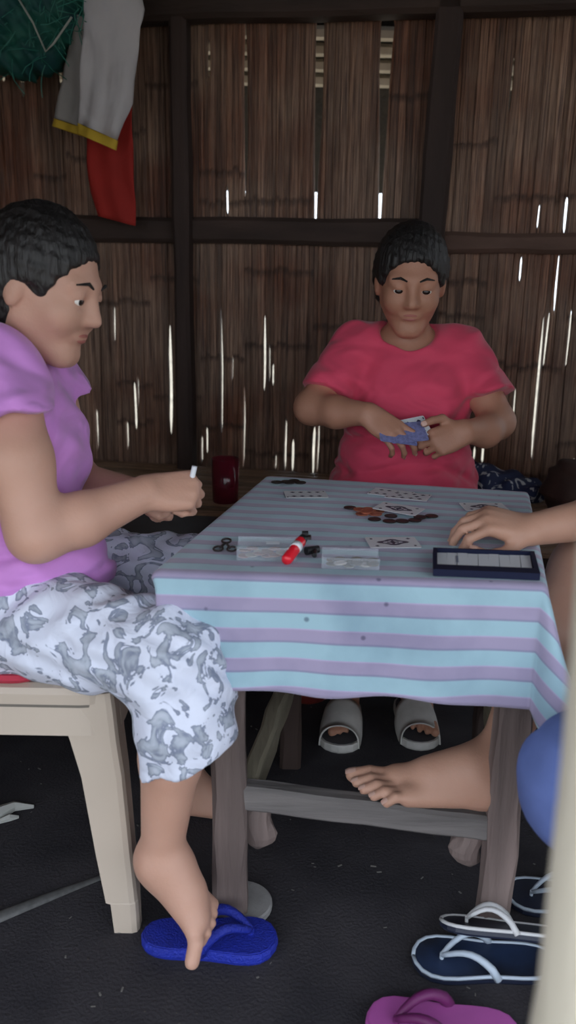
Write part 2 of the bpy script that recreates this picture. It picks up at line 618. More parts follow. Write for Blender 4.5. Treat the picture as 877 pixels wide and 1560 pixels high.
WEDGE = {-0.153: [(1.36, 0.002), (1.48, 0.012), (1.70, 0.013), (1.82, 0.006)],
         0.0705: [(1.27, 0.006), (1.40, 0.010), (1.60, 0.024), (1.82, 0.027)],
         0.266: [(1.27, 0.006), (1.42, 0.013), (1.62, 0.026), (1.82, 0.042)]}
PANELS = [-1.02, -0.86, -0.743, -0.60, -0.47, -0.30, -0.153, 0.0705, 0.266, 0.44, 0.60, 0.84, 1.03]
forced = sorted([s[0] for s in SLITS] + list(WEDGE) + [p for p in PANELS if p not in WEDGE])
fb = [forced[0]]
for f in forced[1:]:
    if f - fb[-1] > 0.008:
        fb.append(f)
bounds = [-1.31]
for f in fb + [1.35]:
    gap = f - bounds[-1]
    n = max(1, int(round(gap / 0.0215)))
    a = bounds[-1]
    for k in range(1, n + 1):
        bounds.append(a + gap * k / n + (rnd.uniform(-.003, .003) if k < n else 0))


def gap_at(b, z):
    g = 0.0
    for (u, z0, z1, wd) in SLITS:
        if abs(u - b) < 0.0075 and z0 <= z <= z1:
            g = max(g, .78 * wd * min(1, 6 * min(z - z0, z1 - z) / (z1 - z0) + .15))
    for u, pr in WEDGE.items():
        if abs(u - b) < 0.0075 and pr[0][0] <= z <= pr[-1][0]:
            g = max(g, float(np.interp(z, [p[0] for p in pr], [p[1] for p in pr])))
    return g


ZT = 1.93
panel_nodes = {}
for i in range(len(PANELS) + 1):
    r_ = random.Random(40 + i)
    panel_nodes[i] = [r_.uniform(.1, .35) + k * r_.uniform(.30, .40) for k in range(6)]
for i in range(len(bounds) - 1):
    b0, b1 = bounds[i], bounds[i + 1]
    pid = sum(1 for p in PANELS if p <= b0 + 1e-6)
    nodes = [zn + rnd.uniform(-.008, .008) for zn in panel_nodes[pid] if 0.1 < zn < 1.85]
    zs = {0.02, ZT}
    zs |= {0.02 + (ZT - .02) * k / 9 for k in range(10)}
    for zn in nodes:
        zs |= {zn - .016, zn - .005, zn + .003, zn + .014}
    for b in (b0, b1):
        for (u, z0, z1, wd) in SLITS:
            if abs(u - b) < .0075:
                zs |= {z0 - .01, z0 + .01, (z0 + z1) / 2, z1 - .01, z1 + .01}
        for u, pr in WEDGE.items():
            if abs(u - b) < .0075:
                zs |= {p[0] for p in pr} | {pr[0][0] - .01}
    zs = sorted(z for z in zs if 0.02 <= z <= ZT)
    dep = (0.0055 if i % 2 else 0.0) + rnd.uniform(0, .002)
    ph = [rnd.uniform(0, 6.28) for _ in range(3)]
    V, F, A = [], [], []
    for z in zs:
        g0, g1 = gap_at(b0, z), gap_at(b1, z)
        wob = lambda b: .0012 * math.sin(z * 9 + b * 77) + .0008 * math.sin(z * 23 + b * 131)
        l = b0 + wob(b0) + (g0 / 2 if g0 else -.0016)
        r = b1 + wob(b1) - (g1 / 2 if g1 else -.0016)
        nd = max([math.exp(-((z - zn) / .006) ** 2) for zn in nodes] + [0])
        bow = .0025 + .0025 * nd + .001 * math.sin(z * 7 + ph[0])
        m_ = (l + r) / 2
        ew = min(.0026, (r - l) * .3)
        V += [wp(l, dep - .003, z), wp(l + ew, dep + .0035, z), wp(m_, dep + .002 + bow, z), wp(r - ew, dep + .0035, z), wp(r, dep - .003, z), wp(r, dep - .006, z), wp(l, dep - .006, z)]
        A += [nd * .85] * 7
    for k in range(len(zs) - 1):
        a, c = 7 * k, 7 * k + 7
        for q in range(7):
            F.append((a + q, a + (q + 1) % 7, c + (q + 1) % 7, c + q))
    F.append((6, 5, 4, 3, 2, 1, 0))
    F.append(tuple(7 * (len(zs) - 1) + q for q in range(7)))
    mesh_obj('bamboo_strip', V, F, 'bamboo', wall, attrs={'node': A})


def wall_bar(name, u0, u1, z0, z1, z2, z3, off, th, material, segs=10, jit=.004):
    """bar fixed to the inner face of the wall; z0,z1 bottom/top at u0 and z2,z3 at u1, hewn a little unevenly"""
    mb = MB()
    rings = []
    for k in range(segs + 1):
        t = k / segs
        u = u0 + (u1 - u0) * t
        jb, jt = rnd.uniform(-jit, jit), rnd.uniform(-jit, jit)
        zb, zt = z0 + (z2 - z0) * t + jb, z1 + (z3 - z1) * t + jt
        c = .012
        rings.append([wp(u, off, zb), wp(u, off + th - c, zb), wp(u, off + th, zb + c), wp(u, off + th, zt - c), wp(u, off + th - c, zt), wp(u, off, zt)])
    mb.loft(rings)
    return mb.build(name, material, wall)


def wall_post(name, uc0, uc1, wd, z0, z1, off, th, material):
    rings = []
    for k in range(13):
        t = k / 12
        z = z0 + (z1 - z0) * t
        u = uc0 + (uc1 - uc0) * t + rnd.uniform(-.003, .003)
        h = wd / 2 + rnd.uniform(-.003, .003)
        c = .01
        rings.append([wp(u - h, off, z), wp(u - h, off + th - c, z), wp(u - h + c, off + th, z), wp(u + h - c, off + th, z), wp(u + h, off + th - c, z), wp(u + h, off, z)])
    return MB().loft(rings).build(name, material, wall)


wall_bar('rail', -1.22, 0.46, 1.222, 1.305, 1.213, 1.29, .006, .045, 'rail_wood')
wall_bar('rail', 0.40, 1.30, 1.198, 1.256, 1.196, 1.254, .006, .045, 'brown_rail')
wall_bar('top_beam', -1.25, 1.32, 1.845, 2.0, 1.818, 1.99, .03, .07, 'rail_wood')
wall_bar('bottom_rail', -1.22, 1.30, .02, .10, .02, .10, .006, .04, 'rail_wood')
wall_post('post', -0.335, -0.338, .052, .0, 1.95, .040, .055, 'dark_wood')
wall_post('post', 0.395, 0.445, .078, .0, 1.95, .040, .06, 'dark_wood')
wall_post('post', -1.18, -1.18, .07, .0, 1.95, .030, .06, 'dark_wood')
wall_post('post', 1.24, 1.24, .07, .0, 1.95, .030, .06, 'dark_wood')
wall_post('thin_post', -0.378, -0.378, .028, 1.30, 1.9, .012, .02, 'brown_rail')

# roof: thatch slopes with battens; front eave lengthened to block overhead light
roof = bpy.data.objects.new('ceiling', None)
COL.objects.link(roof)
roof.location = (0.1, 1.9, 2.3)
structure(roof, 'thatched roof underside above the table')


def slope(name, a, b, th):
    x0, x1 = -1.75, 2.0
    P = []
    for z in (0, th):
        P += [(x0, a[0], a[1] + z), (x1, a[0], a[1] + z), (x1, b[0], b[1] + z), (x0, b[0], b[1] + z)]
    return MB().hexa(P).build(name, 'thatch', roof)


slope('thatch_slope', (-0.35, 1.74), (2.0, 2.42), .08)
slope('thatch_slope', (2.0, 2.42), (4.15, 1.50), .08)
for k in range(5):
    t = (k + .5) / 5
    MB().tube([(-1.7, -.35 + 2.35 * t, 1.72 + .68 * t), (1.95, -.35 + 2.35 * t, 1.72 + .68 * t)], .018, 6).build('batten', 'rail_wood', roof)
for k in range(4):
    y = 3.14 + .075 * k
    z = 2.42 - (y - 2.0) * .428 - .03
    MB().tube([(-1.7, y, z), (1.95, y, z)], .022, 6).build('batten', 'post_cream', roof)

# unseen side walls of the same split bamboo, added to keep side light out
proto = None
for side, xw, ya, yb in (('left', -1.26, .55, 3.02), ('right', 1.70, .75, 2.44)):
    wl = bpy.data.objects.new('wall_' + side, None)
    COL.objects.link(wl)
    wl.location = (xw, ya, 0)
    structure(wl, 'unseen split bamboo side wall added to block light at the ' + side)
    for k in range(int((yb - ya) / .044)):
        if proto is None:
            proto = MB().box((xw, ya, 1.0), (.012, .0445, 1.95), bev=.004).build('bamboo_strip', 'bamboo', wl)
        else:
            o = proto.copy()
            COL.objects.link(o)
            o.parent = wl
            o.location = (rnd.uniform(-.004, .004), k * .044, 0)

# near post of the open front
pp = []
for k in range(15):
    z = 0.0 + k * .142
    pp.append(((.2015 + .003 * math.sin(k * 1.3)), .40 + .003 * math.cos(k * 1.9), z))
fp = MB().tube(pp, [.055 + .002 * math.sin(k * 2.1) for k in range(15)], 20).build('front_post', 'post_cream', base=(.2075, .4, 0), smooth=True)
tag(fp, 'pale peeled wooden post blurred close to the camera at lower right', 'post')

# ------------------------------------------------------------------ furniture
# bamboo bench along the wall
def bfront(x):
    return 1.985 - .1 * x


def bback(x):
    return 2.775 - .2 * x


BZ = .50
bench = thing('bamboo_bench', 'wide brown slatted bamboo bench along the back wall', 'bench', (-.1, 2.4, 0))
NS = 16
for k in range(NS):
    rings = []
    for q in range(9):
        x = -1.15 + 2.2 * q / 8
        ya = bfront(x) + (bback(x) - bfront(x)) * (k + .06) / NS
        yb = bfront(x) + (bback(x) - bfront(x)) * (k + .94) / NS
        dz = .0012 * math.sin(q * 2.1 + k * 1.7)
        h = yb - ya
        rings.append([(x, ya, BZ - .016 + dz), (x, ya, BZ - .005 + dz), (x, ya + h * .25, BZ + dz), (x, ya + h * .75, BZ + dz), (x, yb, BZ - .005 + dz), (x, yb, BZ - .016 + dz)])
    m = MB().loft(rings)
    mesh_obj('bamboo_slat', m.v, m.f, 'bench_bamboo', bench, attrs={'node': [0.0] * len(m.v)})
for x in (-1.08, -.62, -.12, .62, .98):
    m = MB()
    a, b = Vector((x, bfront(x) + .01, BZ - .036)), Vector((x, bback(x) - .02, BZ - .036))
    m.tube([a, b], .02, 8)
    m.build('cross_bearer', 'dark_wood', bench)
for x in (-1.08, -.62, .62, .98):
    for y in (bfront(x) + .06, bback(x) - .10):
        MB().tube([(x, y, 0), (x + .004, y, .25), (x, y, BZ - .05)], [.026, .024, .025], 10).build('leg', 'dark_wood', bench, smooth=True)

# the table under the cloth
TZ = .68
QL, QR, QBR, QBL = Vector((-.193, 1.222, TZ)), Vector((.376, 1.194, TZ)), Vector((.502, 1.769, TZ)), Vector((-.044, 1.875, TZ))
table = thing('wooden_table', 'small rough weathered wooden table with bare foot resting on its rail', 'table', (.16, 1.5, 0))
tc_ = (QL + QR + QBR + QBL) / 4
corn = [tc_ + (p - tc_) * .972 for p in (QL, QR, QBR, QBL)]
MB().prism([(p.x, p.y) for p in corn], TZ - .028, TZ - .003, .003).build('tabletop', 'table_wood', table)


def table_leg(x0, y0, x1, y1, w0, w1, z0=0.0, m='table_wood'):
    rings = []
    for k in range(9):
        t = k / 8
        x, y, z = x0 + (x1 - x0) * t, y0 + (y1 - y0) * t, z0 + (TZ - .03 - z0) * t
        h = (w0 + (w1 - w0) * t) / 2
        c = .007 + .004 * math.sin(k * 2.2)
        dx = .002 * math.sin(k * 1.7 + x0 * 30)
        g = h * .85
        rings.append([(x - h + c + dx, y - g, z), (x + h - c + dx, y - g, z), (x + h + dx, y - g + c, z), (x + h + dx, y + g - c, z),
                      (x + h - c + dx, y + g, z), (x - h + c + dx, y + g, z), (x - h + dx, y + g - c, z), (x - h + dx, y - g + c, z)])
    MB().loft(rings).build('leg', m, table)


table_leg(-.090, 1.306, -.098, 1.306, .062, .056, .016)
table_leg(.378, 1.285, .377, 1.275, .054, .056)
table_leg(.015, 1.80, .015, 1.80, .050, .050, m='dark_wood')
table_leg(.450, 1.715, .450, 1.715, .050, .050, m='dark_wood')


def bar(name, a, b, wd, ht, m, wob=.002, segs=8):
    a, b = Vector(a), Vector(b)
    d = (b - a).normalized()
    s = d.cross(Vector((0, 0, 1))).normalized()
    u = s.cross(d)
    rings = []
    for k in range(segs + 1):
        p = a.lerp(b, k / segs) + u * (wob * math.sin(k * 1.9)) + s * (wob * math.cos(k * 2.3))
        c = .006
        hw, hh = wd / 2, ht / 2
        rings.append([p + s * x + u * y for x, y in ((-hw + c, -hh), (hw - c, -hh), (hw, -hh + c), (hw, hh - c), (hw - c, hh), (-hw + c, hh), (-hw, hh - c), (-hw, -hh + c))])
    return MB().loft(rings).build(name, m, table)


bar('front_stretcher', (-.075, 1.303, .248), (.372, 1.285, .205), .036, .048, 'stretcher_wood', wob=.0008)
bar('side_stretcher', (-.062, 1.315, .235), (.020, 1.79, .262), .032, .062, 'side_wood')
bar('side_stretcher', (.385, 1.30, .185), (.452, 1.70, .235), .032, .05, 'side_wood')
bar('back_stretcher', (.015, 1.79, .24), (.45, 1.715, .235), .032, .048, 'side_wood')
bar('apron', (-.09, 1.295, .625), (.372, 1.272, .625), .024, .06, 'table_wood')
bar('apron', (.02, 1.80, .625), (.45, 1.715, .625), .024, .06, 'table_wood')
bar('apron', (-.088, 1.31, .625), (.015, 1.79, .625), .024, .06, 'table_wood')
bar('apron', (.379, 1.285, .625), (.45, 1.71, .625), .024, .06, 'table_wood')


def knot_block(c, rx, ry, rz, ph):
    """swollen stub of branch wood left under a rail"""
    rings = []
    for k in range(9):
        t = -1 + 2 * k / 8
        rr = math.sqrt(max(0.03, 1 - abs(t) ** 2.6))
        rings.append([(c[0] + rx * rr * (1 + .12 * math.sin(3 * a + ph + k)) * math.cos(a) + .006 * math.sin(k + ph), c[1] + ry * rr * math.sin(a), c[2] + rz * t)
                      for a in [2 * math.pi * q / 14 for q in range(14)]])
    MB().loft(rings).build('branch_stub', 'table_wood', table, smooth=False)


knot_block((-.046, 1.325, .185), .034, .026, .062, .4)
knot_block((.334, 1.322, .148), .028, .024, .052, 2.0)

st = MB()
st.lathe((-.072, 1.318, 0), [(.052, 0), (.056, .004), (.056, .013), (.053, .016)], 32)
st = st.build('round_stone', 'stone', base=(-.072, 1.318, 0))
tag(st, 'flat round grey stone under the left front table leg', 'stone')

# tablecloth
def build_cloth():
    W, D = .57, .63
    A, Bq, Cq, Dq = QL, QR, QBR, QBL
    lift = .004
    ns, nt_ = 130, 150
    ovl, ovr, ovf, ovb = .12, .185, .205, .10
    S = np.linspace(-ovl, W + ovr, ns)
    T = np.linspace(-ovf, D + ovb, nt_)
    V, F, TT = [], [], []
    exs, eyt = (Bq - A).normalized(), (Dq - A).normalized()
    for j, t in enumerate(T):
        for i, s in enumerate(S):
            # hem is not cut straight
            ovv = .91 + .21 * s + .03 * math.sin(s * 11) + .02 * math.sin(s * 27 + 1)
            tt = t * ovv if t < 0 else t
            sc, tc2 = min(max(s, 0), W), min(max(tt, 0), D)
            a, b = sc / W, tc2 / D
            P = A * (1 - a) * (1 - b) + Bq * a * (1 - b) + Cq * a * b + Dq * (1 - a) * b
            dx, dt = s - sc, tt - tc2
            e = math.hypot(dx, dt)
            P = P + Vector((0, 0, lift))
            if e > 0:
                o = (exs * dx + eyt * dt).normalized()
                R = .012
                q = R * math.pi / 2
                if e < q:
                    out, down = R * math.sin(e / R), R * (1 - math.cos(e / R))
                else:
                    out, down = R, R + (e - q)
                k = max(0, e - q)
                wgt = abs(dx) / e
                fl_ = 0.05 * (1 - wgt)
                if dx > 0:
                    fl_ += .24 * wgt
                if dx < 0:
                    fl_ += -.42 * wgt
                if dt > 0:
                    fl_ = .03
                ang = s * 18 + 0.8 if abs(dt) >= abs(dx) else tt * 22
                fold = .035 * math.sin(ang) + .02 * math.sin(ang * 2.3 + 1.1)
                if dx > 0 and dt < 0:
                    th = math.atan2(-dt, dx)
                    fold += .26 * math.sin(th * 2 - .1) ** 2 - .07 * math.exp(-((th - 1.30) / .16) ** 2)
                out += k * (fl_ + fold)
                down = down * (1 - .02)
                P = P + o * out + Vector((0, 0, -down))
            else:
                P = P + Vector((0, 0, .0008 * math.sin(s * 40) * math.sin(t * 31)))
            V.append(P)
            TT.append(tt / .0490 + .30)
    for j in range(nt_ - 1):
        for i in range(ns - 1):
            a = j * ns + i
            F.append((a, a + 1, a + ns + 1, a + ns))
    o = mesh_obj('tablecloth', V, F, 'striped_cloth', base=(.16, 1.5, TZ), smooth=True, attrs={'t': TT})
    md = o.modifiers.new('thickness', 'SOLIDIFY')
    md.thickness = .0016
    md.offset = -1
    tag(o, 'cyan and mauve striped cloth draped over the small table', 'tablecloth')


build_cloth()

# plastic chair (monobloc), she sits on it facing right
chair = thing('plastic_chair', 'beige moulded plastic chair under the person in purple', 'chair', (-.53, 1.49, 0))
SZ = .462
x0, x1, y0, y1 = -.755, -.275, 1.265, 1.70


def rrect(xa, xb, ya, yb, r, n=6):
    out = []
    for cx, cy, a0 in ((xb - r, ya + r, -90), (xb - r, yb - r, 0), (xa + r, yb - r, 90), (xa + r, ya + r, 180)):
        for k in range(n + 1):
            a = math.radians(a0 + 90 * k / n)
            out.append((cx + r * math.cos(a), cy + r * math.sin(a)))
    return out


def ringz(o, z):
    return [(p[0], p[1], z) for p in o]


m = MB()
m.loft([ringz(rrect(x0, x1, y0, y1, .06), SZ - .03), ringz(rrect(x0, x1, y0, y1, .06), SZ - .012), ringz(rrect(x0 + .006, x1 - .006, y0 + .006, y1 - .006, .06), SZ - .003),
        ringz(rrect(x0 + .02, x1 - .02, y0 + .02, y1 - .02, .055), SZ), ringz(rrect(x0 + .06, x1 - .08, y0 + .06, y1 - .06, .05), SZ - .010)])
m.build('seat', 'plastic_beige', chair, smooth=False)
m = MB()
o1, o2 = rrect(x0 + .004, x1 - .004, y0 + .005, y1 - .005, .058), rrect(x0 + .012, x1 - .012, y0 + .013, y1 - .013, .05)
m.loft([ringz(o2, SZ - .03), ringz(o1, SZ - .036), ringz(rrect(x0 - .001, x1 + .001, y0 - .002, y1 + .002, .06), SZ - .085), ringz(o2, SZ - .085)], caps=False)
m.build('seat_apron', 'plastic_beige', chair)
m = MB()
m.loft([ringz(rrect(x0 + .003, x1 - .003, y0 + .003, y1 - .003, .058), SZ - .0365), ringz(rrect(x0 + .003, x1 - .003, y0 + .003, y1 - .003, .058), SZ - .0295)], caps=False)
m.build('groove_line', 'groove', chair)


def chair_leg(sx, sy):
    """tapered, flared corner leg with a lip at the foot"""
    cx, cy = (x1 - .005, y0 + .004) if sx > 0 and sy < 0 else ((x1 - .005) if sx > 0 else (x0 + .005), (y0 + .004) if sy < 0 else (y1 - .004))
    rings = []
    for z, wx, fx in ((SZ - .012, .095, -.004), (SZ - .05, .088, 0), (SZ - .10, .078, .004), (.30, .070, .012), (.15, .060, .022), (.06, .053, .029), (.058, .046, .030), (0, .043, .032)):
        xo, yo = cx + sx * fx, cy + sy * fx * .6
        xi, yi = xo - sx * wx, yo - sy * wx * .75
        th = .012
        r = .012
        pts = [(xi, yo), (xo - sx * r, yo), (xo - sx * r * .3, yo - sy * r * .3), (xo, yo - sy * r), (xo, yi), (xo - sx * th, yi), (xo - sx * th, yo - sy * th), (xi, yo - sy * th)]
        if sx * sy > 0:
            pts = pts[::-1]
        rings.append([(p[0], p[1], z) for p in pts])
    MB().loft(rings).build('leg', 'plastic_beige', chair)


for sx in (1, -1):
    for sy in (-1, 1):
        chair_leg(sx, sy)
# backrest: two uprights, top rail and slats, leaning back out of the frame
for yy in (y0 + .05, y1 - .05):
    MB().tube([(x0 + .03, yy, SZ - .02), (x0 - .02, yy, SZ + .2), (x0 - .07, yy, SZ + .40)], [.022, .02, .018], 10).build('back_upright', 'plastic_beige', chair, smooth=True)
MB().tube([(x0 - .065, y0 + .04, SZ + .38), (x0 - .085, (y0 + y1) / 2, SZ + .42), (x0 - .065, y1 - .04, SZ + .38)], .03, 10, flat=(1, 0, 0)).build('back_rail', 'plastic_beige', chair, smooth=True)
for k in range(5):
    yy = y0 + .10 + k * (y1 - y0 - .20) / 4
    MB().tube([(x0 + .01, yy, SZ - .01), (x0 - .035, yy, SZ + .2), (x0 - .075, yy, SZ + .39)], .017, 8, flat=(1, 0, 0)).build('back_slat', 'plastic_beige', chair, smooth=True)
cu = MB()
cu.loft([ringz(rrect(-.72, -.40, y0 + .012, y1 - .03, .05), SZ + .001), ringz(rrect(-.725, -.395, y0 + .007, y1 - .025, .05), SZ + .008), ringz(rrect(-.72, -.40, y0 + .012, y1 - .03, .05), SZ + .015)])
tag(cu.build('seat_pad', 'cushion_red', base=(-.56, 1.48, SZ)), 'thin red pad on the beige plastic chair seat', 'seat pad')

# ------------------------------------------------------------------ signed-distance modelling of bodies and clothes


def axis(lo, hi, step, fine=()):
    pts = [lo]
    while pts[-1] < hi:
        s = step
        for a, b, f in fine:
            if a - .5 * step <= pts[-1] <= b:
                s = min(s, f)
        pts.append(pts[-1] + s)
    return np.array(pts, dtype=np.float32)


def nv(v):
    v = np.array(v, dtype=np.float64)
    return v / np.linalg.norm(v)


class Field:
    BIG = 0.10

    def __init__(self, ax, ay, az):
        self.x, self.y, self.z = ax, ay, az
        self.d = np.full((len(ax), len(ay), len(az)), self.BIG, dtype=np.float32)

    def sub(self, lo, hi):
        r = []
        for a, l, h in ((self.x, lo[0], hi[0]), (self.y, lo[1], hi[1]), (self.z, lo[2], hi[2])):
            r.append(slice(int(np.searchsorted(a, l)), int(np.searchsorted(a, h))))
        return tuple(r), (self.x[r[0]][:, None, None], self.y[r[1]][None, :, None], self.z[r[2]][None, None, :])

    def comb(self, sl, d, k, op):
        a = self.d[sl]
        if a.size == 0:
            return
        if op == 'add':
            if k > 0:
                h = np.maximum(k - np.abs(a - d), 0) / k
                self.d[sl] = np.minimum(a, d) - h * h * k * .25
            else:
                self.d[sl] = np.minimum(a, d)
        elif op == 'cut':
            d = -d
            if k > 0:
                h = np.maximum(k - np.abs(a - d), 0) / k
                self.d[sl] = np.maximum(a, d) + h * h * k * .25
            else:
                self.d[sl] = np.maximum(a, d)

    def cone(self, a, b, r1, r2, k=.02, clip=(), op='add', squash=None):
        a, b = np.array(a, dtype=np.float32), np.array(b, dtype=np.float32)
        m = max(r1, r2) + max(.02, k * 1.2)
        sl, (X, Y, Z) = self.sub(np.minimum(a, b) - m, np.maximum(a, b) + m)
        ba = b - a
        den = max(float(ba @ ba), 1e-9)
        px, py, pz = X - a[0], Y - a[1], Z - a[2]
        h = np.clip((px * ba[0] + py * ba[1] + pz * ba[2]) / den, 0, 1)
        qx, qy, qz = px - ba[0] * h, py - ba[1] * h, pz - ba[2] * h
        if squash is not None:
            ax_, f = squash
            dp = qx * ax_[0] + qy * ax_[1] + qz * ax_[2]
            qx, qy, qz = qx + ax_[0] * dp * (1 / f - 1), qy + ax_[1] * dp * (1 / f - 1), qz + ax_[2] * dp * (1 / f - 1)
        d = np.sqrt(qx * qx + qy * qy + qz * qz) - (r1 + (r2 - r1) * h)
        for pt, n in clip:
            d = np.maximum(d, (X - pt[0]) * n[0] + (Y - pt[1]) * n[1] + (Z - pt[2]) * n[2])
        self.comb(sl, d.astype(np.float32), k, op)

    def ell(self, c, rad, ax=None, k=.02, clip=(), op='add'):
        c = np.array(c, dtype=np.float32)
        if ax is None:
            ax = ((1, 0, 0), (0, 1, 0), (0, 0, 1))
        m = max(rad) + max(.02, k * 1.2)
        sl, (X, Y, Z) = self.sub(c - m, c + m)
        px, py, pz = X - c[0], Y - c[1], Z - c[2]
        k0, k1 = 0, 0
        for A, r in zip(ax, rad):
            q = px * A[0] + py * A[1] + pz * A[2]
            k0 = k0 + (q / r) ** 2
            k1 = k1 + (q / (r * r)) ** 2
        k0 = np.sqrt(k0)
        k1 = np.sqrt(k1) + 1e-6
        d = k0 * (k0 - 1) / k1
        for pt, n in clip:
            d = np.maximum(d, (X - pt[0]) * n[0] + (Y - pt[1]) * n[1] + (Z - pt[2]) * n[2])
        self.comb(sl, d.astype(np.float32), k, op)

    def halfspace(self, pt, n, k=.004):
        """keep what lies on the far side of the plane from n"""
        d = ((self.x[:, None, None] - pt[0]) * n[0] + (self.y[None, :, None] - pt[1]) * n[1] + (self.z[None, None, :] - pt[2]) * n[2]).astype(np.float32)
        self.d = np.maximum(self.d, d)

    def warp(self, fn):
        self.d += fn(self.x[:, None, None], self.y[None, :, None], self.z[None, None, :]).astype(np.float32)

    def mesh(self, relax=1):
        d = self.d
        ins = d < 0
        nx, ny, nz = d.shape
        c = ins[:-1, :-1, :-1].astype(np.int8)
        tot = np.zeros((nx - 1, ny - 1, nz - 1), dtype=np.int8)
        for i in (0, 1):
            for j in (0, 1):
                for k in (0, 1):
                    tot += ins[i:nx - 1 + i, j:ny - 1 + j, k:nz - 1 + k]
        act = (tot > 0) & (tot < 8)
        I, J, K = np.nonzero(act)
        idx = np.full(act.shape, -1, dtype=np.int64)
        idx[I, J, K] = np.arange(len(I))
        acc = np.zeros((len(I), 3))
        cnt = np.zeros(len(I))
        cs = [(0, 0, 0), (1, 0, 0), (0, 1, 0), (1, 1, 0), (0, 0, 1), (1, 0, 1), (0, 1, 1), (1, 1, 1)]
        ed = [(0, 1), (2, 3), (4, 5), (6, 7), (0, 2), (1, 3), (4, 6), (5, 7), (0, 4), (1, 5), (2, 6), (3, 7)]
        vals = [d[I + a, J + b, K + e] for a, b, e in cs]
        pos = [np.stack((self.x[I + a], self.y[J + b], self.z[K + e]), 1) for a, b, e in cs]
        for a, b in ed:
            va, vb = vals[a], vals[b]
            cr = (va < 0) != (vb < 0)
            t = np.where(cr, va / np.where(va == vb, 1, va - vb), 0)
            p = pos[a] + (pos[b] - pos[a]) * t[:, None]
            acc += p * cr[:, None]
            cnt += cr
        V = acc / cnt[:, None]
        F = []
        for axn in range(3):
            sl0 = [slice(1, -1)] * 3
            sl1 = [slice(1, -1)] * 3
            sl0[axn] = slice(0, -1)
            sl1[axn] = slice(1, None)
            A, B = ins[tuple(sl0)], ins[tuple(sl1)]
            off = [1, 1, 1]
            off[axn] = 0
            for flip in (False, True):
                m_ = (A & ~B) if not flip else (~A & B)
                p, q, r = np.nonzero(m_)
                p, q, r = p + off[0], q + off[1], r + off[2]
                u, v = [(1, 2), (2, 0), (0, 1)][axn]

                def at(du, dv):
                    s = [p.copy(), q.copy(), r.copy()]
                    s[u] = s[u] - du
                    s[v] = s[v] - dv
                    return idx[s[0], s[1], s[2]]
                quad = np.stack((at(1, 1), at(0, 1), at(0, 0), at(1, 0)), 1)
                if flip:
                    quad = quad[:, ::-1]
                F.append(quad)
        F = np.concatenate(F)
        F = F[(F >= 0).all(1)]
        for _ in range(relax):
            s = np.zeros_like(V)
            n = np.zeros(len(V))
            for a, b in ((0, 1), (1, 2), (2, 3), (3, 0)):
                np.add.at(s, F[:, a], V[F[:, b]])
                np.add.at(n, F[:, a], 1)
                np.add.at(s, F[:, b], V[F[:, a]])
                np.add.at(n, F[:, b], 1)
            n = np.maximum(n, 1)
            V = V * .5 + s / n[:, None] * .5
        return V, F

    def build(self, name, material, parent=None, base=None, relax=1):
        V, F = self.mesh(relax)
        b = np.array(base_of(parent)) if parent is not None else np.array(base)
        V = (V - b).astype(np.float32)
        me = bpy.data.meshes.new(name)
        me.vertices.add(len(V))
        me.vertices.foreach_set('co', V.ravel())
        me.loops.add(len(F) * 4)
        me.loops.foreach_set('vertex_index', F.ravel().astype(np.int32))
        me.polygons.add(len(F))
        me.polygons.foreach_set('loop_start', np.arange(0, len(F) * 4, 4, dtype=np.int32))
        me.polygons.foreach_set('use_smooth', np.ones(len(F), dtype=bool))
        me.update(calc_edges=True)
        me.validate()
        me.materials.append(MATS[material])
        o = bpy.data.objects.new(name, me)
        COL.objects.link(o)
        if parent is not None:
            o.parent = parent
        else:
            o.location = b
        return o


def hand(f, W, fd, nd, right, curls, thumb, sc=1.0, spread=.06, nails=None):
    """W wrist, fd towards knuckles, nd back of the hand; curls: per finger (mcp, pip, dip) degrees; thumb: three directions in (fd, s, nd)"""
    W, fd = np.array(W, float), nv(fd)
    nd = np.array(nd, float)
    nd = nv(nd - fd * (nd @ fd))
    s = np.cross(nd, fd) if right else np.cross(fd, nd)
    offs = [.027, .0085, -.0095, -.027]
    lens = [.080, .083, .079, .072]
    segs = [(.038, .024, .020), (.042, .027, .021), (.039, .026, .020), (.031, .020, .018)]
    rad = [.0090, .0092, .0088, .0078]
    f.ell(W + fd * .045 * sc - nd * .004 * sc, (.050 * sc, .036 * sc, .015 * sc), (fd, s, nd), k=.012)
    tips, bases = [], []
    for i in range(4):
        Kp = W + fd * lens[i] * sc + s * offs[i] * sc + nd * (.003 if i in (1, 2) else 0) * sc
        f.cone(W + s * offs[i] * .55 * sc, Kp, .015 * sc, rad[i] * 1.2 * sc, k=.010)
        p, ang = Kp, 0.0
        fdi = nv(fd + s * offs[i] / .027 * spread)
        r = rad[i] * sc
        a0 = math.radians(curls[i][0])
        bases.append((Kp, fdi * math.cos(a0) - nd * math.sin(a0), r))
        for q in range(3):
            ang += math.radians(curls[i][q])
            dr = fdi * math.cos(ang) - nd * math.sin(ang)
            p2 = p + dr * segs[i][q] * sc
            f.cone(p, p2, r, r * .90, k=.0035)
            p, r = p2, r * .90
        tips.append((p, dr, nv(nd * math.cos(ang) + fdi * math.sin(ang)), s, r))
    p = W + fd * .022 * sc + s * .024 * sc - nd * .010 * sc
    r = .0125 * sc
    f.cone(W + fd * .012 * sc + s * .010 * sc, p, .016 * sc, r, k=.012)
    for q, (L_, t) in enumerate(zip((.038, .030, .024), thumb)):
        dr = nv(fd * t[0] + s * t[1] + nd * t[2])
        p2 = p + dr * L_ * sc
        f.cone(p, p2, r, r * .88, k=.008 if q == 0 else .004)
        p, r = p2, r * .88
    tips.append((p, dr, nv(np.cross(dr, np.cross(nd, dr))), nv(np.cross(dr, nd)), r))
    if nails is not None:
        nails += tips
    return tips, bases


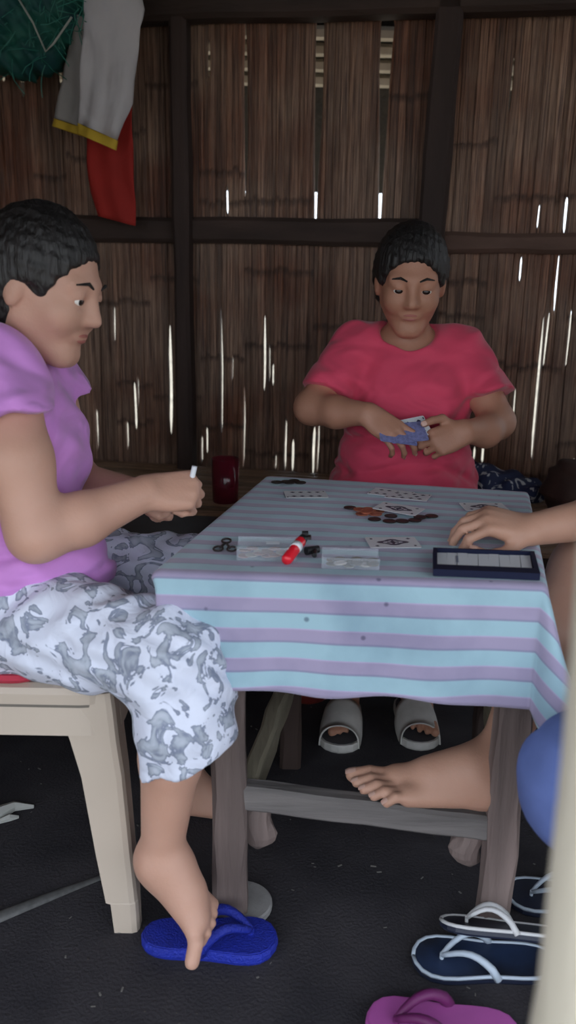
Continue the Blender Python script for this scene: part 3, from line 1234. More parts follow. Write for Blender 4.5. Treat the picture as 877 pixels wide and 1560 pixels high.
def add_nails(parent, tips, name='fingernail'):
    for p, dr, n, s, r in tips:
        dr = nv(dr)
        n = nv(n - dr * (n @ dr))
        s = np.cross(dr, n)
        V, F = [], []
        for a in range(4):
            for b in range(4):
                u, v = -1 + 2 * a / 3, -1 + 2 * b / 3
                w_ = .78 * (1 - .18 * (abs(v) > .9) * 1)
                x = u * w_ * r * .95
                V.append(p + s * x + dr * (v * r * .75 + r * .25) + n * (math.sqrt(max(0, (r * 1.07) ** 2 - x * x * .9)) - max(0, v) ** 2 * r * .28))
        for a in range(3):
            for b in range(3):
                F.append((a * 4 + b, a * 4 + b + 1, (a + 1) * 4 + b + 1, (a + 1) * 4 + b))
        mesh_obj(name, V, F, 'nail', parent, smooth=True)


def head(f, c, fd, ud, sc=1.0):
    c, fd = np.array(c, float), nv(fd)
    ud = nv(np.array(ud, float) - fd * (np.array(ud, float) @ fd))
    r = np.cross(fd, ud)
    P = lambda a, b, e: c + (fd * a + r * b + ud * e) * sc
    AX = (fd, r, ud)
    f.ell(P(-.012, 0, .022), [x * sc for x in (.094, .075, .098)], AX, k=.03)
    f.ell(P(.020, 0, -.038), [x * sc for x in (.064, .053, .070)], AX, k=.035)
    f.cone(P(.064, -.007, -.096), P(.064, .007, -.096), .018 * sc, .018 * sc, k=.025)
    for b in (-1, 1):
        f.cone(P(-.005, .050 * b, -.050), P(.055, .016 * b, -.094), .014 * sc, .014 * sc, k=.025)
        f.ell(P(.058, .036 * b, -.028), [x * sc for x in (.024, .024, .024)], AX, k=.03)
        f.cone(P(.078, .012 * b, .026), P(.066, .045 * b, .022), .011 * sc, .010 * sc, k=.018)
    for b in (-1, 1):
        f.ell(P(.096, .031 * b, .004), [x * sc for x in (.017, .018, .012)], AX, k=.012, op='cut')
        f.ell(P(.073, .031 * b, .008), [x * sc for x in (.0142, .0165, .0118)], AX, k=.004)
        f.ell(P(-.012, .076 * b, -.008), [x * sc for x in (.017, .009, .031)], AX, k=.008)
    f.cone(P(.082, 0, .014), P(.100, 0, -.026), .008 * sc, .0115 * sc, k=.014)
    for b in (-1, 1):
        f.ell(P(.090, .011 * b, -.029), [x * sc for x in (.010, .009, .008)], AX, k=.008)
    f.ell(P(.079, 0, -.059), [x * sc for x in (.010, .023, .0090)], AX, k=.010)
    return P, AX


def face_parts(parent, P, AX, sc=1.0):
    fd, r, ud = AX
    for b in (-1, 1):
        # eye ball with dark iris, showing under the lid
        c = P(.0750, .031 * b, .000)
        V, F, Fd = [], [], []
        n = 12
        for i in range(n + 1):
            th = math.pi * i / n
            for k in range(n):
                a = 2 * math.pi * k / n
                V.append(c + (fd * math.cos(th) + (r * math.cos(a) * 1.15 + ud * math.sin(a) * .75) * math.sin(th)) * .0115 * sc)
        for i in range(n):
            for k in range(n):
                q = (i * n + k, i * n + (k + 1) % n, (i + 1) * n + (k + 1) % n, (i + 1) * n + k)
                (Fd if i < 3 else F).append(q)
        o = mesh_obj('eye', V, F + Fd, 'eye_white', parent, smooth=True)
        o.data.materials.append(MATS['eye_dark'])
        for pi in range(len(F), len(F) + len(Fd)):
            o.data.polygons[pi].material_index = 1
        MB().tube([P(.090, .014 * b, .024), P(.0885, .030 * b, .031), P(.076, .048 * b, .025)], [.002 * sc, .0032 * sc, .0014 * sc], 6).build('eyebrow', 'hair', parent)
    for e, wv, hh in ((-.0560, .020, .0036), (-.0632, .017, .0042)):
        V = [Vector(P(.0865 - 9 * abs(t * wv) ** 2 - (.001 if e < -.06 else 0), t * wv, e + (.0015 * (1 - abs(t)) if e > -.06 else -.001 * (1 - abs(t))))) for t in (-1, -.6, -.2, .2, .6, 1)]
        MB().tube(V, [.001 * sc, .0032 * sc, hh * sc, hh * sc, .0032 * sc, .001 * sc], 8).build('lip', 'lips', parent, smooth=True)


def hair_cap(name, parent, P, AX, sc, bun=True, tail=None, fringe=.0):
    lo = np.array(P(0, 0, 0)) - .24
    hi = np.array(P(0, 0, 0)) + .24
    f = Field(*(axis(lo[i], hi[i], .005) for i in range(3)))
    fd, r, ud = AX
    f.ell(P(-.020, 0, .028), [x * sc for x in (.103, .087, .105)], AX, k=0)
    f.ell(P(-.055, 0, -.02), [x * sc for x in (.066, .080, .085)], AX, k=.03)
    # the face and neck opening
    f.ell(P(.105, 0, -.045), [x * sc for x in (.095, .096, .112 + fringe)], AX, k=.012, op='cut')
    for b in (-1, 1):
        f.ell(P(.012, .09 * b, -.03), [x * sc for x in (.038, .03, .035)], AX, k=.01, op='cut')
    if bun:
        f.ell(P(-.125, 0, .0), [x * sc for x in (.042, .048, .045)], AX, k=.015)
    if tail is not None:
        for a, b, r1, r2 in tail:
            f.cone(a, b, r1, r2, k=.02)
    f.warp(lambda X, Y, Z: .0016 * np.sin((X * r[0] + Y * r[1] + Z * r[2]) * 420) + .001 * np.sin(Z * 310 + X * 90))
    return f.build(name, 'hair', parent, relax=1)


def foot(f, heel, fd, ud, ankle, bigside, L=.235, toe_curl=None, k=.02, nails=None, gw=None):
    """heel: point under the heel; fd along the sole; ud up from the sole; bigside +1/-1 times cross(fd, ud)"""
    heel, fd = np.array(heel, float), nv(fd)
    ud = nv(np.array(ud, float) - fd * (np.array(ud, float) @ fd))
    s = np.cross(fd, ud) * bigside
    gl = L / .235
    g = gw if gw else gl
    P = lambda a, b, e: heel + fd * a * gl + (s * b + ud * e) * g
    f.ell(P(.030, 0, .030), [x * g for x in (.034, .029, .031)], (fd, s, ud), k=k)
    f.cone(P(.03, 0, .035), ankle, .030 * g, .034 * g, k=k)
    f.cone(P(.035, -.010, .022), P(.150, -.024, .016), .022 * g, .017 * g, k=k)
    f.cone(P(.035, .008, .026), P(.165, .022, .018), .024 * g, .019 * g, k=k)
    f.cone(P(.055, .004, .055), P(.155, .010, .022), .032 * g, .018 * g, k=.025)
    f.cone(ankle, P(.11, .006, .040), .034 * g, .024 * g, k=.03)
    for b in (-1, 1):
        f.ell(np.array(ankle) + s * .030 * b * g, [x * g for x in (.014, .010, .014)], (fd, s, ud), k=.014)
    tp = [(.172, .026, .236, .030, .0125), (.176, .008, .232, .010, .0088), (.172, -.007, .222, -.008, .0085), (.163, -.020, .208, -.024, .0080), (.152, -.032, .190, -.038, .0080)]
    for i, (a0, b0, a1, b1, r) in enumerate(tp):
        mid = P((a0 + a1) / 2, (b0 + b1) / 2, .019 if i else .017)
        end = P(a1 - .006, b1, .010 if toe_curl is None else .010)
        if toe_curl is not None and i in toe_curl:
            mid = mid + np.array(toe_curl[i][0])
            end = end + np.array(toe_curl[i][1])
        f.cone(P(a0 - .012, b0, .016), mid, r * 1.05 * g, r * g, k=.006)
        f.cone(mid, end, r * g, r * .95 * g, k=.003)
        if nails is not None:
            dr = nv(end - mid)
            nails.append((end, dr, nv(ud - dr * (ud @ dr)), s, r * g * .9))

# ------------------------------------------------------------------ person in purple, seated at left, in profile
ppl = thing('person', 'person in purple top and grey-white camouflage capri pants on beige plastic chair', 'person', (-.5, 1.47, 0))


def torso_p(f, o, k=.05):
    f.ell((-.580, 1.475, .575), (.135 + o, .165 + o, .105 + o), k=k)
    f.ell((-.505, 1.470, .680), (.128 + o, .150 + o, .125 + o), k=k)
    f.ell((-.495, 1.465, .835), (.098 + o, .140 + o, .145 + o), k=k)
    f.ell((-.435, 1.425, .815), (.058 + o, .058 + o, .062 + o), k=k)
    f.ell((-.435, 1.505, .815), (.058 + o, .058 + o, .062 + o), k=k)
    f.cone((-.485, 1.365, .945), (-.485, 1.565, .945), .052 + o, .052 + o, k=k)


def legs_p(f, o, k=.03):
    f.cone((-.55, 1.395, .550), (-.175, 1.218, .545), .100 + o, .072 + o, k=k)
    f.cone((-.55, 1.555, .550), (-.185, 1.600, .545), .098 + o, .070 + o, k=k)


hc = Field(axis(-.80, -.04, .0065, [(-.28, -.06, .0036)]), axis(1.10, 1.76, .0065, [(1.12, 1.28, .004), (1.34, 1.48, .0036)]),
           axis(-.005, 1.24, .0065, [(0, .13, .004), (.70, .82, .0036), (.96, 1.20, .0045)]))
torso_p(hc, 0)
legs_p(hc, -.012)
# neck and head
hc.cone((-.480, 1.465, .960), (-.445, 1.460, 1.050), .054, .046, k=.025)
HPp, HAp = head(hc, (-.408, 1.455, 1.092), (.93, -.22, -.28), (0.28, 0, 1))
# right (near) arm
nails_p = []
S, E_, W_ = (-.452, 1.347, .928), (-.392, 1.275, .722), (-.238, 1.375, .765)
hc.cone(S, (-.425, 1.30, .83), .054, .056, k=.02)
hc.cone((-.425, 1.30, .83), E_, .056, .043, k=.02)
hc.cone(E_, (-.33, 1.315, .735), .044, .043, k=.02)
hc.cone((-.33, 1.315, .735), W_, .043, .029, k=.015)
fist = [(62, 88, 55), (66, 90, 55), (70, 92, 55), (72, 92, 55)]
tp_, bs_ = hand(hc, W_, (.95, .28, .02), (-.1, -.75, .62), True, fist, [(.75, .35, -.55), (.9, -.25, -.35), (.6, -.75, -.2)], .98, .02, nails_p)
fist_top = tp_[4][0]
# left (far) arm
hc.cone((-.465, 1.60, .935), (-.42, 1.625, .72), .056, .044, k=.03)
hc.cone((-.42, 1.625, .72), (-.285, 1.53, .725), .044, .029, k=.02)
hand(hc, (-.285, 1.53, .725), (.85, -.5, .05), (.1, .6, .7), False, fist, [(.75, .35, -.55), (.9, -.1, -.35), (.6, -.6, -.2)], .96, .02)
# shins and feet
hc.cone((-.172, 1.218, .53), (-.180, 1.216, .37), .056, .049, k=.02)
hc.cone((-.180, 1.216, .37), (-.200, 1.222, .185), .049, .034, k=.02)
nails_t = []
foot(hc, (-.232, 1.244, .136), (.69, -.40, -.43), (.45, -.15, .9), (-.204, 1.224, .172), 1, L=.175, gw=1.03,
     toe_curl={0: ((-.014, -.003, -.004), (-.030, -.006, -.016)), 1: ((-.010, .004, -.006), (-.026, .014, -.012)), 2: ((-.008, .004, -.004), (-.022, .014, -.008)), 3: ((-.006, .004, -.002), (-.016, .012, -.004)), 4: ((-.004, .003, 0), (-.010, .010, -.002))}, nails=nails_t)
hc.cone((-.185, 1.60, .53), (-.195, 1.605, .36), .055, .048, k=.02)
hc.cone((-.195, 1.605, .36), (-.215, 1.61, .095), .048, .034, k=.02)
foot(hc, (-.262, 1.61, .004), (1, -.06, 0), (0, 0, 1), (-.213, 1.61, .085), -1, L=.225)
hc.build('body', 'skin_a', ppl, relax=1)
add_nails(ppl, nails_p[:5])
face_parts(ppl, HPp, HAp)
hair_cap('hair', ppl, HPp, HAp, 1.0, bun=True)
# purple top
ft = Field(axis(-.80, -.28, .006), axis(1.20, 1.74, .006), axis(.42, 1.06, .006))
torso_p(ft, .011)
ft.cone((-.476, 1.372, .952), (-.442, 1.312, .87), .080, .082, k=.02, clip=[((-.450, 1.32, .900), nv((.06, -.05, -.30)))])
ft.cone((-.480, 1.555, .955), (-.455, 1.620, .88), .076, .078, k=.02, clip=[((-.464, 1.61, .905), nv((.03, .12, -.30)))])
# loose folds hanging over the lap
ft.cone((-.46, 1.36, .62), (-.375, 1.40, .62), .085, .070, k=.04)
ft.cone((-.46, 1.45, .62), (-.425, 1.53, .62), .085, .075, k=.04)
ft.cone((-.55, 1.36, .56), (-.48, 1.35, .56), .085, .080, k=.04)
ft.ell((-.432, 1.462, 1.022), (.080, .072, .055), k=.006, op='cut')
ft.halfspace((-.400, 1.36, .560), nv((.45, -.05, -.86)))
ft.warp(lambda X, Y, Z: .011 * np.maximum(0, 1 - np.abs(np.sin((Z * .95 - X * .60 + Y * .15) * 46 + 1.3 * np.sin(X * 13 + Y * 9))) * 1.6) * np.clip((.80 - Z) * 8, 0.0, 1) + .0035 * np.sin(Z * 70 + Y * 40 + 3 * np.sin(X * 30)) - .006)
ft.build('top', 'shirt_purple', ppl)
# capri pants
fp_ = Field(axis(-.80, -.05, .006), axis(1.09, 1.74, .006), axis(.28, .70, .006))
fp_.ell((-.580, 1.475, .570), (.140, .170, .105), k=.04)
legs_p(fp_, .006)
fp_.cone((-.175, 1.216, .54), (-.158, 1.205, .46), .082, .078, k=.03)
hp = ((-.150, 1.2, .388), nv((.41, 0, -.91)))
fp_.cone((-.158, 1.205, .46), (-.146, 1.200, .33), .078, .080, k=.02, clip=[hp])
fp_.cone((-.19, 1.60, .54), (-.19, 1.605, .34), .074, .076, k=.03, clip=[((-.19, 1.6, .38), (0, 0, -1))])
fp_.warp(lambda X, Y, Z: .0035 * np.sin((X * .8 + Z * .6 + Y * .2) * 95 + 5 * np.sin(Z * 21 + Y * 17)) + .0030 * np.sin(X * 48 - Z * 62 + 4 * np.sin(Y * 23)))
fp_.build('capri_pants', 'camo', ppl)
# white stub held upright in the fist
ft0 = Vector(tp_[4][0])
sb = MB().tube([(-.168, 1.405, .765), (-.158, 1.402, .806)], [.0045, .0045], 10).build('white_stub', 'paper', base=(-.162, 1.403, .78), smooth=True)
tag(sb, 'small white stub poking out of the fist of the person in purple', 'stub')

# ------------------------------------------------------------------ person in red behind the table
prd = thing('person', 'person in red t-shirt holding playing cards behind the table', 'person', (.29, 2.15, 0))


def torso_r(f, o, k=.05):
    f.ell((.300, 2.20, .590), (.170 + o, .140 + o, .105 + o), k=k)
    f.ell((.298, 2.16, .700), (.155 + o, .125 + o, .13 + o), k=k)
    f.ell((.290, 2.155, .850), (.150 + o, .105 + o, .135 + o), k=k)
    f.ell((.232, 2.085, .835), (.062 + o, .055 + o, .062 + o), k=k)
    f.ell((.352, 2.085, .835), (.062 + o, .055 + o, .062 + o), k=k)
    f.cone((.172, 2.15, .950), (.412, 2.15, .945), .048 + o, .048 + o, k=k)


hb = Field(axis(-.03, .60, .0065, [(.19, .40, .0034)]), axis(1.76, 2.36, .0065, [(1.86, 1.99, .0034)]),
           axis(-.005, 1.26, .0065, [(.72, .85, .0034), (.99, 1.22, .0048)]))
torso_r(hb, 0)
hb.cone((.288, 2.150, .975), (.284, 2.120, 1.060), .052, .046, k=.025)
HPr, HAr = head(hb, (.279, 2.085, 1.112), (-.06, -.95, -.26), (0, -.26, 1))
hb.cone((.150, 2.14, .938), (.052, 2.035, .818), .048, .040, k=.03)
hb.cone((.052, 2.035, .818), (.110, 1.985, .815), .039, .037, k=.02)
hb.cone((.110, 1.985, .815), (.176, 1.934, .820), .037, .026, k=.015)
nl = []
tR, bR = hand(hb, (.176, 1.934, .820), (.80, -.33, -.50), (.2, -.80, .50), True, [(8, 30, 22), (14, 34, 25), (20, 38, 28), (26, 42, 30)],
              [(.80, .45, -.45), (.9, .10, -.35), (.95, -.1, -.2)], .92, .16, nl)
hb.cone((.436, 2.14, .935), (.500, 2.04, .790), .048, .040, k=.03)
hb.cone((.500, 2.04, .790), (.460, 1.985, .776), .039, .037, k=.02)
hb.cone((.460, 1.985, .776), (.402, 1.930, .784), .037, .027, k=.015)
tL, bL = hand(hb, (.402, 1.930, .784), (-.86, -.22, -.30), (-.15, -.85, .25), False, [(38, 45, 25), (44, 50, 28), (50, 52, 30), (54, 55, 30)],
              [(.55, .65, .35), (.95, .10, .28), (1, -.05, .10)], .92, .05, nl)
for x0_, xk, xa in ((.21, .175, .165), (.39, .365, .345)):
    hb.cone((x0_, 2.18, .555), (xk, 1.855, .53), .088, .062, k=.03)
    hb.cone((xk, 1.855, .53), (xk, 1.91, .36), .056, .052, k=.02)
    hb.cone((xk, 1.91, .36), (xa, 2.065, .105), .052, .034, k=.02)
foot(hb, (.169, 2.112, .024), (-.10, -1, 0), (0, 0, 1), (.168, 2.062, .10), 1, L=.225)
foot(hb, (.342, 2.122, .024), (.02, -1, 0), (0, 0, 1), (.345, 2.070, .10), -1, L=.225)
hb.build('body', 'skin_b', prd)
add_nails(prd, nl)
face_parts(prd, HPr, HAr)
hair_cap('hair', prd, HPr, HAr, 1.02, bun=False, tail=[((.279, 2.19, 1.10), (.283, 2.23, .98), .045, .03)])
fr_ = Field(axis(-.03, .60, .006), axis(1.95, 2.38, .006), axis(.52, 1.05, .006))
torso_r(fr_, .012)
fr_.ell((.300, 2.165, .60), (.178, .155, .12), k=.05)
fr_.cone((.165, 2.145, .950), (.085, 2.06, .84), .062, .062, k=.02, clip=[((.090, 2.068, .850), nv((-.06, -.07, -.15)))])
fr_.cone((.420, 2.145, .945), (.482, 2.06, .835), .062, .062, k=.02, clip=[((.477, 2.068, .850), nv((.045, -.07, -.16)))])
fr_.ell((.284, 2.10, 1.012), (.078, .085, .066), k=.006, op='cut')
fr_.warp(lambda X, Y, Z: .010 * np.maximum(0, 1 - np.abs(np.sin(Z * 36 + 1.5 * np.sin(X * 12 + .6) + X * 6)) * 1.7) * np.clip((.80 - Z) * 14, 0.0, 1) * np.clip((Z - .58) * 14, .2, 1)
         + .008 * np.maximum(0, 1 - np.abs(np.sin(np.abs(X - .29) * 24 - Z * 30 + .6 * np.sin(Z * 30))) * 1.8) * np.clip((np.abs(X - .29) - .05) * 12, 0, 1) * np.clip((.96 - Z) * 14, 0, 1) + .002 * np.sin(Z * 60 - X * 75 + 3 * np.sin(Z * 18)) - .004)
fr_.build('t_shirt', 'shirt_red', prd)
fq = Field(axis(.05, .56, .008), axis(1.74, 2.38, .008), axis(.16, .70, .008))
fq.ell((.300, 2.20, .585), (.175, .145, .105), k=.04)
for x0_, xk in ((.21, .175), (.39, .365)):
    fq.cone((x0_, 2.18, .555), (xk, 1.855, .53), .095, .074, k=.03)
    fq.cone((xk, 1.855, .53), (xk, 1.93, .30), .070, .066, k=.02, clip=[((xk, 1.93, .31), (0, 0, -1))])
fq.build('trousers', 'pants_maroon', prd)
# ring on the finger
Kp, dr, rr = bR[2]
c = np.array(Kp) + np.array(dr) * .016
u_ = nv(np.cross(dr, (0, 0, 1)))
v_ = np.cross(dr, u_)
pts = [c + (u_ * math.cos(a) + v_ * math.sin(a)) * (rr * 1.02) for a in [2 * math.pi * q / 20 for q in range(21)]]
rg = MB().tube(pts, .0016, 6).build('finger_ring', 'gold', base=tuple(c), smooth=True)
tag(rg, 'gold finger ring worn by the person in red', 'ring')

# ------------------------------------------------------------------ person at the right edge: hand on the table, bare foot on the rail
pbl = thing('person', 'person at right edge with hand on table, bare foot on rail and blue shorts', 'person', (.88, 1.40, 0))
hd = Field(axis(.08, 1.12, .008, [(.10, .38, .0038), (.38, .56, .006)]), axis(.88, 1.72, .008, [(1.25, 1.42, .0038)]),
           axis(-.005, 1.26, .008, [(.21, .30, .0038), (.67, .76, .0036), (.98, 1.20, .006)]))
hd.ell((.900, 1.385, .560), (.140, .175, .110), k=.05)
hd.ell((.890, 1.390, .700), (.120, .150, .140), k=.05)
hd.ell((.885, 1.395, .850), (.105, .150, .140), k=.05)
hd.cone((.88, 1.28, .95), (.88, 1.52, .95), .052, .052, k=.05)
hd.cone((.88, 1.395, .97), (.85, 1.395, 1.06), .055, .05, k=.03)
HPb, HAb = head(hd, (.84, 1.40, 1.115), (-.95, .05, -.3), (-.3, 0, 1))
hd.cone((.87, 1.55, .94), (.665, 1.50, .745), .052, .043, k=.03)
hd.cone((.665, 1.50, .745), (.53, 1.425, .722), .043, .038, k=.02)
hd.cone((.53, 1.425, .722), (.408, 1.380, .712), .038, .027, k=.015)
nb = []
hand(hd, (.408, 1.380, .712), (-.95, -.12, .24), (.20, -.35, .90), True, [(46, 42, 22), (40, 40, 22), (38, 38, 20), (38, 38, 20)],
     [(.62, .70, -.30), (.90, .05, -.40), (.85, -.45, -.2)], 1.0, .05, nb)
hd.cone((.87, 1.25, .94), (.80, 1.15, .72), .052, .042, k=.03)
hd.cone((.80, 1.15, .72), (.66, 1.13, .60), .042, .028, k=.02)
hand(hd, (.66, 1.13, .60), (-.9, -.1, -.3), (-.25, -.1, .95), False, [(15, 20, 10)] * 4, [(.7, .7, -.1), (.9, .3, -.1), (1, .1, 0)], 1.0)
# bare leg up on the rail
hd.cone((.87, 1.46, .555), (.555, 1.505, .600), .090, .066, k=.03)
hd.cone((.555, 1.505, .600), (.480, 1.435, .500), .060, .062, k=.02)
hd.cone((.480, 1.435, .500), (.385, 1.350, .325), .060, .036, k=.02)
ntl = []
foot(hd, (.378, 1.305, .2335), (-.235, -.002, .021), (0, 0, 1), (.366, 1.335, .300), 1, L=.262, nails=ntl)
# nearer leg, folded back under the stool
hd.cone((.87, 1.31, .555), (.417, 1.030, .458), .090, .070, k=.03)
hd.cone((.417, 1.030, .458), (.50, 1.06, .30), .055, .052, k=.02)
hd.cone((.50, 1.06, .30), (.60, 1.11, .09), .052, .034, k=.02)
foot(hd, (.645, 1.12, .004), (-.98, -.1, 0), (0, 0, 1), (.60, 1.115, .085), -1, L=.235)
hd.build('body', 'skin_c', pbl)
add_nails(pbl, nb)
add_nails(pbl, ntl, 'toenail')
face_parts(pbl, HPb, HAb)
hair_cap('hair', pbl, HPb, HAb, 1.0, bun=True)
fs = Field(axis(.70, 1.10, .008), axis(1.12, 1.70, .008), axis(.46, 1.05, .008))
for c_, r_ in (((.900, 1.385, .600), (.150, .185, .110)), ((.890, 1.390, .700), (.131, .161, .150)), ((.885, 1.395, .850), (.116, .161, .150))):
    fs.ell(c_, r_, k=.05)
fs.cone((.88, 1.28, .95), (.88, 1.52, .95), .064, .064, k=.05)
fs.cone((.87, 1.53, .945), (.80, 1.54, .87), .068, .066, k=.02, clip=[((.80, 1.54, .87), nv((-.2, -.03, -.2)))])
fs.cone((.87, 1.27, .945), (.84, 1.20, .84), .068, .066, k=.02, clip=[((.84, 1.2, .84), nv((-.07, -.1, -.2)))])
fs.ell((.85, 1.395, 1.02), (.08, .08, .066), k=.006, op='cut')
fs.build('t_shirt', 'shirt_grey', pbl)
fj = Field(axis(.28, 1.10, .007), axis(.86, 1.70, .007), axis(.16, .72, .007))
fj.ell((.900, 1.385, .555), (.148, .183, .112), k=.05)
fj.cone((.87, 1.46, .555), (.66, 1.49, .585), .100, .092, k=.03, clip=[((.70, 1.48, .58), nv((-1, .1, .1)))])
fj.cone((.87, 1.31, .555), (.420, 1.030, .452), .102, .092, k=.03)
fj.cone((.420, 1.030, .452), (.50, 1.06, .32), .092, .078, k=.03)
fj.cone((.50, 1.06, .32), (.53, 1.075, .20), .078, .075, k=.02, clip=[((.52, 1.07, .235), nv((.1, .05, -.9)))])
fj.warp(lambda X, Y, Z: .0022 * np.sin((X + Z) * 80 + 4 * np.sin(Y * 20)))
fj.build('shorts', 'denim_blue', pbl)
stool = thing('wooden_stool', 'dark wooden stool under the person at the right edge', 'stool', (.90, 1.385, 0))
MB().lathe((.90, 1.385, 0), [(.165, .405), (.175, .412), (.175, .435), (.168, .442)], 28).build('seat', 'stool_wood', stool)
for a in (45, 135, 225, 315):
    ca, sa = math.cos(math.radians(a)), math.sin(math.radians(a))
    MB().tube([(.90 + .17 * ca, 1.385 + .17 * sa, 0), (.90 + .12 * ca, 1.385 + .12 * sa, .41)], [.016, .02], 8).build('leg', 'stool_wood', stool)

# ------------------------------------------------------------------ footwear


def sole_outline(L, Wd, n=14):
    prof = [(0, .0), (.02, .40), (.07, .64), (.15, .78), (.30, .82), (.48, .80), (.65, .92), (.78, 1.0), (.88, .92), (.95, .66), (.985, .38), (1, 0)]
    xs = [.5 - .5 * math.cos(math.pi * k / n) for k in range(n + 1)]
    hw = [float(np.interp(x, [p[0] for p in prof], [p[1] for p in prof])) * Wd / 2 for x in xs]
    up = [(x * L - L / 2, h) for x, h in zip(xs, hw)]
    dn = [(x * L - L / 2, -h) for x, h in zip(xs[1:-1], hw[1:-1])][::-1]
    return dn[::-1][:0] + up[::-1] + [(p[0], p[1]) for p in dn[::-1]]


def xf(loc, ang, tilt=(0, 0)):
    M = Matrix.Translation(Vector(loc)) @ Matrix.Rotation(math.radians(ang), 4, 'Z') @ Matrix.Rotation(math.radians(tilt[0]), 4, 'X') @ Matrix.Rotation(math.radians(tilt[1]), 4, 'Y')
    return lambda p: M @ Vector(p)


def flipflop(label, loc, ang, L, Wd, th, m_sole, m_bed, m_strap, m_edge=None, tilt=(0, 0), sr=.0075):
    T = xf(loc, ang, tilt)
    o = thing('flip_flop', label, 'flip-flop', loc, 'flip-flops on the floor')
    out = sole_outline(L, Wd)

    def ring(z, sc):
        return [T((x * (1 - (1 - sc) * .6), y * sc, z)) for x, y in out]
    MB().loft([ring(0, .94), ring(th * .3, 1), ring(th * .75, 1), ring(th, .97)]).build('sole', m_sole, o, smooth=False)
    MB().loft([ring(th, .93), ring(th + .0015, .925)]).build('footbed', m_bed, o)
    if m_edge:
        k = len(out)
        pts = [T((x * .985, y * .975, th + .001)) for x, y in out]
        MB().tube(pts + pts[:1], .0032, 6).build('edge_piping', m_edge, o, smooth=True)
    apex = (L * .30, 0.004, th)
    for sgn in (1, -1):
        e = (-L * .06, sgn * Wd * .42, th * .8)
        pts = []
        for q in range(9):
            t = q / 8
            x = apex[0] + (e[0] - apex[0]) * t
            y = apex[1] + (e[1] - apex[1]) * (t ** .8)
            z = th + (.004 + .026 * math.sin(math.pi * min(1, t * .94 + .06) ** 1.05)) if q < 8 else e[2]
            pts.append(T((x, y, z)))
        MB().tube(pts, [sr * (.65 + .5 * (q / 8)) for q in range(9)], 8, flat=None).build('strap', m_strap, o, smooth=True)
    MB().tube([T((apex[0], apex[1], th - .002)), T((apex[0], apex[1], th + .012))], sr * .6, 8).build('toe_post', m_strap, o)
    return o


flipflop('dark blue rubber flip-flop under the toes of the person in purple', (-.122, 1.226, 0), -1, .236, .096, .022, 'rubber_blue', 'rubber_blue', 'rubber_blue', sr=.010)
flipflop('navy flip-flop with pale straps and pale rim lying flat by right table leg', (.345, 1.190, 0), 178, .245, .098, .014, 'rubber_navy', 'footbed_navy', 'rubber_pale', 'rubber_pale', sr=.0062)
flipflop('navy flip-flop with white rim tipped up against the right table leg', (.385, 1.217, .040), 172, .225, .090, .012, 'rubber_navy', 'rubber_navy', 'rubber_white', 'rubber_white', tilt=(28, 0), sr=.005)
flipflop('dark flip-flop with pale straps half hidden behind the blurred post', (.535, 1.345, 0), 176, .235, .095, .014, 'rubber_navy', 'rubber_navy', 'rubber_pale', 'rubber_pale', sr=.0055)
flipflop('magenta rubber flip-flop at the bottom edge of the photo', (.250, 1.052, 0), 176, .235, .10, .020, 'rubber_magenta', 'rubber_magenta', 'rubber_plum', sr=.009)


def slide(label, loc, ang):
    T = xf(loc, ang)
    o = thing('slide_sandal', label, 'slide sandal', loc, 'slide sandals of the person in red')
    L, Wd, th = .255, .108, .022
    out = sole_outline(L, Wd)

    def ring(z, sc):
        return [T((x * (1 - (1 - sc) * .6), y * sc, z)) for x, y in out]
    MB().loft([ring(0, .95), ring(.006, 1), ring(th - .004, 1), ring(th, .97)]).build('sole', 'slide_grey', o)
    MB().loft([ring(th, .90), ring(th + .001, .895)]).build('footbed', 'slide_bed', o)
    V, F = [], []
    nu, nv_ = 7, 15
    for lay in (0, 1):
        for a in range(nu):
            u = a / (nu - 1)
            x = L * (.42 - .42 * u)
            hw = Wd / 2 * (.93 + .06 * math.sin(u * 3)) - lay * .004
            hh = .034 + .034 * u - lay * .004
            for b in range(nv_):
                t = math.pi * b / (nv_ - 1)
                xb = x - .022 * math.sin(t) * (1 - u)
                V.append(T((xb, hw * math.cos(t) * (1 + .05 * math.sin(t)), th * .35 + (hh + th * .65) * math.sin(t) ** .7)))
    n = nu * nv_
    for a in range(nu - 1):
        for b in range(nv_ - 1):
            q = a * nv_ + b
            F.append((q, q + 1, q + nv_ + 1, q + nv_))
            F.append((n + q + nv_, n + q + nv_ + 1, n + q + 1, n + q))
    for a in (0, nu - 1):
        for b in range(nv_ - 1):
            q = a * nv_ + b
            F.append((q, q + 1, n + q + 1, n + q))
    mesh_obj('upper_band', V, F, 'slide_grey', o, smooth=True)


slide('grey slide sandal on the left-hand foot under the table', (.150, 1.975, 0), 262)
slide('grey slide sandal on the right-hand foot under the table', (.336, 1.995, 0), 271)

# ------------------------------------------------------------------ things on the table
TT_ = .6858


def card_mesh(w_, h_, th=.0007):
    r = .004
    out = []
    for cx, cy, a0 in ((w_ / 2 - r, -h_ / 2 + r, -90), (w_ / 2 - r, h_ / 2 - r, 0), (-w_ / 2 + r, h_ / 2 - r, 90), (-w_ / 2 + r, -h_ / 2 + r, 180)):
        for k in range(4):
            a = math.radians(a0 + 30 * k)
            out.append((cx + r * math.cos(a), cy + r * math.sin(a)))
    return MB().loft([[(p[0], p[1], 0) for p in out], [(p[0], p[1], th) for p in out]])


